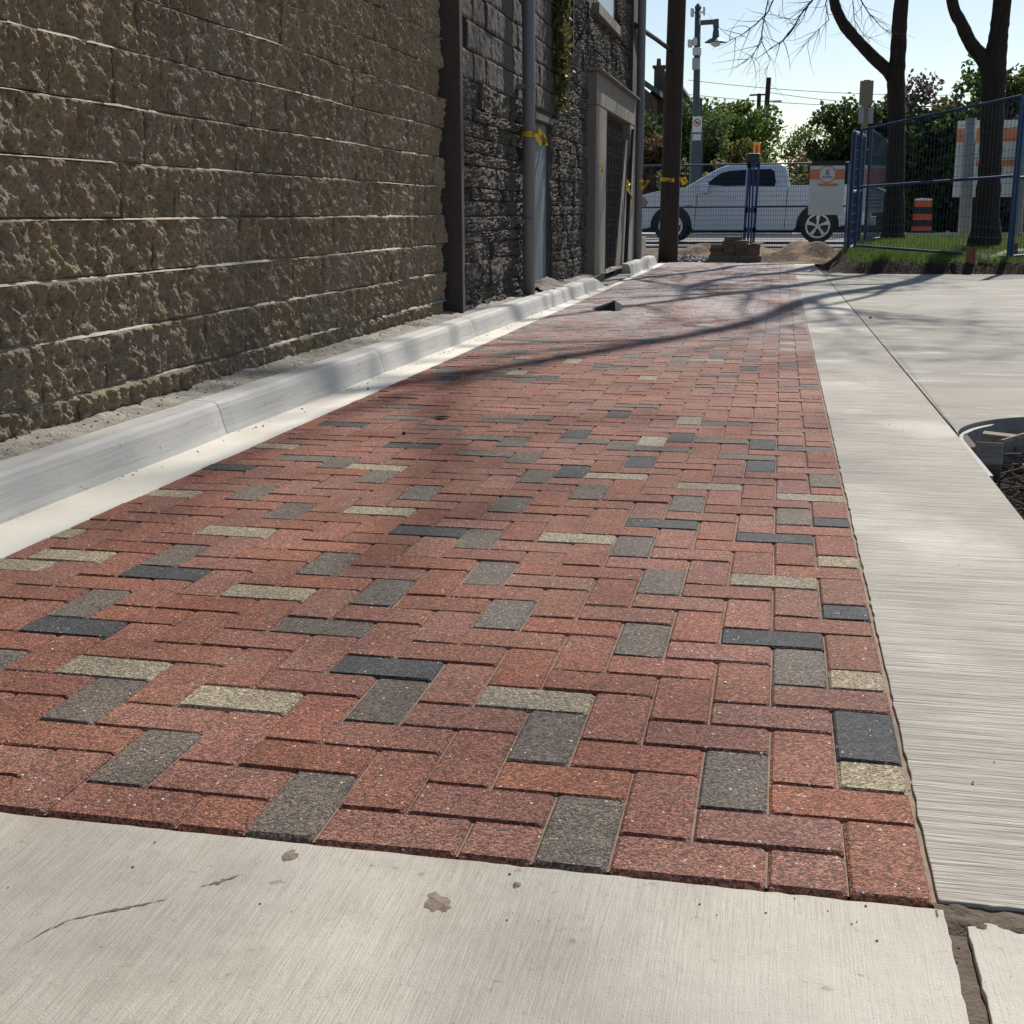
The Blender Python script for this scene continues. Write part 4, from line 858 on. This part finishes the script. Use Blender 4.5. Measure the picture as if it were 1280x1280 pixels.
# ---------------------------------------------------------------- lamp post and signs across the street
LY = 37.0; q = lambda x, y: py(x, y, LY)
lp = thing('street_lamp', 'tall grey street lamp with hanging bell lantern, antennas and equipment boxes', 'street lamp', (q(869, 250).x, LY, .2))
tb, tp = q(869, 240), q(872.5, 11)
MB().tube([(tb.x, LY, .2), (tb.x, LY, tb.z), q(870.5, 120), tp], [.13, .13, .10, .085], 12).build('pole', m_lampg, lp, smooth=True)
MB().lathe([(.16, .2), (.16, .5), (.19, .5), (.19, 3.0), (.17, 3.2)], (tb.x, LY, 0), 8).build('base_sleeve', m_lampg, lp)
MB().lathe([(.09, 0), (.10, .05), (.03, .14)], tp, 12).build('finial', m_lampg, lp)
arm = MB().bar(q(875, 28.5), q(897.5, 27), .07, .13).build('arm', m_lampg, lp)
MB().lathe([(.05, -.16), (.06, .08)], q(896, 27.5), 10).build('arm_end', m_lampg, arm)
c = q(894.5, 50)
lan = MB().lathe([(.06, .55), (.09, .35), (.07, .33), (.09, .2), (.10, .06), (.20, .02), (.32, -.06), (.265, -.05)], c, 20).build('lantern', m_lampg, lp)
MB().lathe([(.16, -.06), (.13, -.13), (.05, -.18)], c, 16).build('bulb_glass', m_pale, lan)
for x0, x1, y0, y1, mm, nm in ((863.5, 868, 11, 22, m_pale, 'antenna'), (879, 882, 9, 20, m_pale, 'antenna'), (860, 866, 50, 60, m_pale, 'camera'), (866, 872, 48, 58, m_pale, 'camera'), (866, 877, 60, 70, m_pale, 'equipment_box'), (865.5, 875.5, 73, 88, m_box, 'equipment_box')):
    a, c_ = q(x0, y1), q(x1, y0); MB().box(a.x, c_.x, LY-.22, LY-.02, a.z, c_.z).build(nm, mm, lp, .03)
MB().bar(q(864, 16), q(881, 15), .03).build('antenna_bar', m_lampg, lp)
a, c_ = q(851, 185), q(877.5, 122); MB().box(a.x+.3, c_.x, LY+.16, LY+.19, a.z, c_.z).build('banner', mat('slate blue banner', (.07, .095, .125), .7), lp)
a, c_ = q(866, 166), q(878, 146); ns = thing('prohibition_sign', 'white plate with red prohibition ring on the street lamp', 'sign', ((a.x+c_.x)/2, LY-.2, a.z))
MB().box(a.x, c_.x, LY-.215, LY-.20, a.z, c_.z).build('plate', m_white, ns); cx, cz = (a.x+c_.x)/2, a.z*.40+c_.z*.60; r0 = (c_.x-a.x)*.40
ring = MB()
for k in range(28):
    a0, a1 = 2*math.pi*k/28, 2*math.pi*(k+1)/28; ring.prism([(cx+rr*math.cos(t), LY-.219, cz+rr*math.sin(t)) for rr, t in ((r0, a0), (r0, a1), (r0*.75, a1), (r0*.75, a0))], (0, .003, 0))
ring.bar((cx-r0*.6, LY-.2175, cz+r0*.6), (cx+r0*.6, LY-.2175, cz-r0*.6), .06*r0*4, .003, (0, 1, 0)); ring.build('ring', m_rprint, ns)
MB().box(cx-r0*.45, cx+r0*.45, LY-.2165, LY-.2155, cz-r0*.25, cz+r0*.25).build('symbol', m_black, ns)
a, c_ = q(866, 176), q(877, 168); MB().box(a.x, c_.x, LY-.214, LY-.20, a.z, c_.z).build('lower_plate', m_pale, ns)
# tan sign board on post
SY = 38.0; q = lambda x, y: py(x, y, SY); a, c_ = q(1073.5, 132), q(1092, 101)
ts = thing('post_sign', 'tall tan board with two pale plates on a post before the hedge', 'sign', ((a.x+c_.x)/2, SY, .2))
MB().box(a.x, c_.x, SY-.15, SY+.05, a.z, c_.z).build('board', m_tan, ts, .02); MB().box((a.x+c_.x)/2-.09, (a.x+c_.x)/2+.09, SY-.16, SY+.10, .2, c_.z+.02).build('post', m_tan, ts, .01)
for x0, x1 in ((1072, 1080), (1084, 1092)):
    a2, c2 = q(x0, 155), q(x1, 135); MB().box(a2.x, c2.x, SY-.19, SY-.165, a2.z, c2.z).build('plate', m_conpost, ts)
# far utility poles and wires
for i, (xt, yt, xb, Y, r0, lab) in enumerate(((961, 97, 951, 92, .17, 'leaning timber utility pole with a street light arm far up the road'), (949, 117, 944, 99, .15, 'thinner far utility pole carrying a crossarm'))):
    T_, B_ = py(xt, yt, Y), py(xb, 235, Y); d = (T_-B_); b0_ = B_+d*((.0-B_.z)/d.z)
    t = thing('far_utility_pole', lab, 'pole', (b0_.x, Y, 0)); MB().tube([b0_, T_], [r0*1.2, r0], 10).build('pole', m_pole, t)
    if i == 0: MB().bar(py(959, 127, Y), py(968, 126, Y), .06).build('light_arm', m_pipe, t); MB().bar(py(966, 127, Y), py(977, 126.6, Y), .3, .14).build('light_head', m_pale, t); MB().bar(py(956, 168, Y), py(985, 157, Y), .06).build('lower_arm', m_pipe, t)
    else: MB().bar(py(937, 119, Y), py(961, 118, Y), .12).build('crossarm', m_pole, t)
for k, (ya, yb) in enumerate(((100, 112), (118, 125), (115, 126))):
    A_, B_ = py(860 if k < 2 else 957, ya, 94), py(1300, yb+4, 94); b = MB(); b.tube([A_.lerp(B_, t)-Vector((0, 0, .5*4*t*(1-t))) for t in np.linspace(0, 1, 16)], .018, 4)
    tag(b.build('overhead_wire', m_iron), ['highest overhead wire crossing the sky behind the lamp', 'middle overhead wire crossing the sky', 'overhead wire running from the leaning pole'][k], 'wire')

# ---------------------------------------------------------------- house
HY = 66; q = lambda x, y: py(x, y, HY); pk, er = q(836, 84), q(868, 131); hx = pk.x; hw = er.x-pk.x; ez = er.z
hs = thing('house', 'dark gabled house with a brick chimney behind the shrubs', 'house', (hx, HY+4, .06))
MB().prism([(hx-hw+.15, HY, .06), (hx+hw-.15, HY, .06), (hx+hw-.15, HY, ez), (hx, HY, pk.z-.15), (hx-hw+.15, HY, ez)], (0, 9, 0)).build('wall', m_hwall, hs)
for s in (-1, 1): MB().prism([(hx, HY-.3, pk.z), (hx+s*hw*1.08, HY-.3, ez-(pk.z-ez)*.08), (hx+s*hw*1.08, HY-.3, ez-(pk.z-ez)*.08-.18), (hx, HY-.3, pk.z-.18)], (0, 9.6, 0)).build('roof', m_roof, hs)
a, c_ = q(818.5, 150), q(832, 87); MB().box(a.x, c_.x, HY-.9, HY-.35, .06, c_.z).box(a.x-.08, c_.x+.08, HY-.98, HY-.27, c_.z, c_.z+.12).build('chimney', m_hwall, hs)
MB().lathe([(.12, 0), (.10, .35)], (a.x*.6+c_.x*.4, HY-.6, c_.z+.12), 10).build('chimney_pot', m_hwall, hs)
A_, B_ = q(796, 95), q(832, 120); MB().prism([(A_.x, HY-3, A_.z), (B_.x, HY-3, B_.z), (B_.x, HY-3, B_.z-.25), (A_.x, HY-3, A_.z-.25)], (0, 2.6, 0)).build('porch_roof', m_trim, hs)
MB().prism([(A_.x, HY-2.9, A_.z-.26), (B_.x-.3, HY-2.9, B_.z-.26), (B_.x-.3, HY-2.9, .06), (A_.x, HY-2.9, .06)], (0, 2.5, 0)).build('porch_wall', m_hwall, hs)

# ---------------------------------------------------------------- foliage
def crown(name, parent, m, blobs, N, size, seed, hollow=.35):
    r = np.random.default_rng(seed); C = []
    for (x, y, z, rx, ry, rz, wgt) in blobs:
        n = int(N*wgt); d = r.normal(size=(n, 3)); d /= np.linalg.norm(d, axis=1)[:, None]; rad = (hollow+(1-hollow)*r.random(n)**.7)
        rad *= 1+.35*(vnoise(d[:, 0]*2+d[:, 2], d[:, 1]*2-d[:, 2], 2.2, seed+3)-.5)*2*.6
        C.append(np.stack([x+d[:, 0]*rad*rx, y+d[:, 1]*rad*ry, np.maximum(z+d[:, 2]*rad*rz, .12)], -1))
    C = np.concatenate(C); cl = fbm(C[:, 0]*1.0+C[:, 1]*.4, C[:, 2]+C[:, 1]*.3, 1.1, seed+9, 3); C = C[cl > -.10]
    V, F = leaves(C, len(C), size, r); return npmesh(name, V, F, m, parent)
def shrub(name, label, cat, base, h, wd, m, N, size, seed, group=None, stems=4, nb=9, dep=None, low=.25):
    r = random.Random(seed); t = thing(name, label, cat, base, group); b = MB(); B_ = Vector(base); bl = []
    for k in range(nb):
        x = B_.x+r.uniform(-.42, .42)*wd; y = B_.y+r.uniform(-.35, .35)*(dep or wd); z = B_.z+h*r.uniform(low, .84); s = r.uniform(.20, .34)
        bl.append((x, y, z, wd*s, (dep or wd)*s, h*s*.75, 1/nb)); b.tube([B_+Vector((r.uniform(-.1, .1), r.uniform(-.1, .1), -.05)), Vector((x*.5+B_.x*.5, y*.5+B_.y*.5, B_.z+(z-B_.z)*.55)), Vector((x, y, z+h*.05))], [.05+.006*h, .035+.003*h, .012], 6)
    b.build('trunk', m_bark, t); crown('crown', t, m, bl, N, size, seed); return t
G = 'leafy lilac shrubs along the far pavement'
def pxb(x, Y): return (py(x, 280, Y).x, Y, .06)
def ht(y, Y): return py(1000, y, Y).z
hs_ = [(1062, 118, 42, 2.6, m_lf, 'dark leafed shrub behind the tan post sign'), (1095, 118, 42.5, 2.6, m_lf, 'dark green shrub showing beside the bent-limbed tree trunk'), (1135, 108, 43, 2.8, m_lfp, 'purplish lilac shrub between the two bare trees'), (1170, 100, 42, 2.8, m_lf, 'tall dark green shrub behind the traffic drum'),
       (1205, 92, 43, 2.8, m_lfb, 'fresh green shrub behind the site board'), (1240, 88, 42, 2.9, m_lf, 'dark shrub behind the flared tree'), (1275, 80, 43, 3.0, m_lfb, 'bright green shrub at the end of the hedge beyond the flared tree'), (1315, 84, 42, 3, m_lf, 'dark shrub past the end of the site board'), (1150, 125, 40.4, 2.4, m_lf, 'low dense dark shrub beside the traffic drum'), (1200, 140, 40.2, 2.6, m_lf, 'low dense dark shrub between drum and site board'), (1105, 150, 40.4, 2.4, m_lf, 'low dense dark shrub behind the fence corner'), (1255, 135, 40.4, 3, m_lfp, 'low brownish shrub behind the site board emblem')]
for i, (x, yt, Y, wd, m, lab) in enumerate(hs_): shrub('lilac_shrub', lab, 'shrub', pxb(x, Y), ht(yt, Y)+.0, wd, m, 10500, .19, 200+i, G, nb=14, low=.12)
tL = [(818, 120, 46, 2.2, m_lf, 'dark shrub beneath the chimney'), (822, 165, 43, 1.9, m_lfo, 'rusty leafed shrub between conduit and utility pole'), (855, 135, 45, 2.4, m_lf, 'dark shrub left of the street lamp'), (856, 190, 41, 2.0, m_lfy, 'pale yellow-green shrub behind the truck bonnet'), (922, 165, 46, 2.8, m_lfy, 'yellow-green shrub in front of the round tree'), (900, 205, 41, 3.0, m_lf, 'low dark shrub behind the truck windscreen'), (985, 205, 44, 3.2, m_lfy, 'low olive shrub above the truck bed'), (1035, 190, 44, 3.0, m_lfb, 'low green shrub left of the tan post sign'), (945, 215, 44, 2.4, m_lfo, 'low brownish shrub behind the truck roof')]
for i, (x, yt, Y, wd, m, lab) in enumerate(tL): shrub('street_shrub', lab, 'shrub', pxb(x, Y), ht(yt, Y), wd, m, 6000, .17, 300+i, 'shrubs behind the truck', nb=12, low=.12)
shrub('round_tree', 'round dense bright green tree behind the street lamp', 'tree', pxb(895, 60), ht(118, 60), 4.4, m_lfb, 20000, .24, 401, nb=18, low=.35)
shrub('far_tree', 'feathery green tree far beyond the leaning pole', 'tree', pxb(1005, 85), ht(150, 85), 4.2, m_lfb, 3800, .22, 402, low=.4)
shrub('far_tree', 'thin grey-green tree far beyond the tan post sign', 'tree', pxb(1035, 95), ht(148, 95), 4.5, m_lfy, 2600, .2, 403, low=.4)
shrub('far_tree', 'low rusty tree at the far end of the street', 'tree', pxb(1022, 75), ht(178, 75), 4.5, m_lfo, 3600, .2, 404, low=.2)
shrub('far_tree', 'low olive tree beyond the orange sign', 'tree', pxb(975, 75), ht(180, 75), 4.0, m_lf, 3600, .2, 405, low=.2)
shrub('far_tree', 'dark tree beside the house roof', 'tree', pxb(852, 72), ht(150, 72), 4.0, m_lf, 3600, .2, 406, low=.3)
b = MB(); 
for x in np.arange(-60, 80, 3.0): b.box(x, x+2.98, 52, 52.2, 0, 1.7+.2*math.sin(x))
tag(b.build('garden_wall', m_hwall), 'low dark brick garden wall behind the shrubs', 'wall')

# ---------------------------------------------------------------- small things on the ground
def leaf_at(x, y, lab, s=.05, m=m_woodx):
    p = pz(x, y); b = MB(); b.add([(p.x-s, p.y, .004), (p.x, p.y+s*.6, .018), (p.x+s, p.y+.01, .006), (p.x+s*.2, p.y-s*.7, .016), (p.x, p.y, .003)], [(0, 4, 1), (1, 4, 2), (2, 4, 3), (3, 4, 0)])
    tag(b.build('dead_leaf', m), lab, 'leaf')
leaf_at(551, 523, 'curled pale dead leaf lying on the red pavers', .045)
p = pz(762, 388); b = MB()
b.add([(p.x-.10, p.y-.05, .003), (p.x+.06, p.y-.06, .003), (p.x+.13, p.y+.12, .02), (p.x-.02, p.y+.16, .004), (p.x+.04, p.y+.02, .085), (p.x-.16, p.y+.06, .01)], [(0, 1, 4), (1, 2, 4), (2, 3, 4), (3, 5, 4), (5, 0, 4)])
tag(b.build('black_plastic_scrap', m_black), 'crumpled black plastic scrap lying on the far pavers', 'plastic scrap')
for i, (x, y, s) in enumerate(((650, 462, .008), (505, 543, .009), (460, 487, .007), (1088, 398, .012))):
    p = pz(x, y); b = MB(); b.lathe([(s*.6, 0), (s, s*.5), (s*.7, s), (s*.1, s*1.15)], (p.x, p.y, .001), 7); tag(b.build('pebble', m_black), 'tiny dark pebble lying on the lane surface', 'pebble', 'pebbles on the lane')
b = MB(); sr = random.Random(77)
for k in range(260):
    x, y = sr.uniform(XL+.02, .3), sr.uniform(.05, 9)**1.0; s = sr.uniform(.0007, .0018); z = .0015
    b.box(-s, s, -s, s, -s*.6, s*.6, Matrix.Translation((x, y, z+s*.4)) @ Matrix.Rotation(sr.uniform(0, 6), 4, (sr.random(), sr.random(), 1)))
tag(b.build('grit', m_white), 'scattered pale grit on the pavers', 'grit', kind='stuff')
# drag mark, mud splats and smears on the front slab
fs = bpy.data.objects['front_slab']; kr = random.Random(8)
def mark(name, pts, wd, m, parent, z=-.0032):
    P = [pz(x, y, z) for x, y in pts]; V = []; F = []
    Q = [P[i].lerp(P[i+1], t) for i in range(len(P)-1) for t in np.linspace(0, 1, 8)[:-1]]+[P[-1]]
    for i, p in enumerate(Q):
        d = (Q[min(i+1, len(Q)-1)]-Q[max(i-1, 0)]).normalized(); n = Vector((-d.y, d.x, 0))*wd*kr.uniform(.1, 1)*math.sin(math.pi*(i+.4)/len(Q)+.05); o = n*kr.uniform(-.6, .6)
        V += [p-n+o, p+n+o]
        if i: a = 2*(i-1); F.append((a, a+1, a+3, a+2))
    return MB().add(V, F).build(name, m, parent)
m_smear = mat('dark smear', (.17, .145, .12), .9, [(200, .4, .6, (.30, .26, .21), .8)])
m_mud = mat('dried mud', (.27, .215, .16), .95, [(80, .4, .7, (.20, .155, .115), .6)], [(90, .6, .006)])
mark('drag_mark', [(58, 1164), (85, 1150), (130, 1140), (180, 1130), (215, 1122)], .0035, m_smear, fs); mark('drag_mark', [(250, 1108), (275, 1102), (303, 1092)], .005, m_smear, fs); mark('drag_mark', [(30, 1180), (70, 1155)], .002, m_smear, fs)
for x, y, s_ in ((545, 1128, .020), (556, 1134, .010), (362, 1070, .012), (645, 1106, .007)):
    p = pz(x, y, -.004); n = 13; MB().add([(p.x, p.y, -.001)]+[(p.x+math.cos(a)*s_*kr.uniform(.45, 1), p.y+math.sin(a)*s_*1.5*kr.uniform(.45, 1), -.0036) for a in np.linspace(0, 6.28, n, endpoint=False)], [(0, 1+i, 1+(i+1) % n) for i in range(n)]).build('mud_splat', m_mud, fs)
b = MB(); cr = random.Random(91)
for k in range(330):
    u = cr.random()
    if u < .35: x, y = float(kx(y_)) + abs(cr.gauss(0, .03)) if (y_ := cr.uniform(.8, 9)) else 0, y_; z = .001
    elif u < .92: y = cr.uniform(.8, 9); x = cr.uniform(-2.53, -2.40); z = float(lz(np.float64(x), np.float64(y)))
    else: x, y, z = cr.uniform(-1.2, .45), -abs(cr.gauss(0, .10)) - .006, -.0035
    s_ = cr.uniform(.0009, .0028) * (1 if y > 0 else .38)
    b.box(-s_*1.6, s_*1.6, -s_, s_, -s_*.6, s_*.6, Matrix.Translation((x, y, z+s_*.5)) @ Matrix.Rotation(cr.uniform(0, 6), 4, (cr.random()*.4, cr.random()*.4, 1)))
tag(b.build('crumbs', m_groove), 'dark crumbs of dirt along the gutter, ledge and slab edge', 'crumbs', kind='stuff')
b = MB()
for k in range(26):
    y = cr.uniform(1.0, 8); x = cr.uniform(-2.52, -2.40); z = float(lz(np.float64(x), np.float64(y))); a = cr.uniform(0, 6.28); L = cr.uniform(.015, .05)
    b.tube([(x, y, z+.001), (x+math.cos(a)*L*.5, y+math.sin(a)*L*.5, z+.008), (min(x+math.cos(a)*L, -2.39), y+math.sin(a)*L, z+.004+L*.4*(cr.random() < .3))], [.0015, .0013, .0007], 4)
tag(b.build('twig_litter', m_root), 'tiny dry twigs scattered on the ledge below the block wall', 'twigs', kind='stuff')
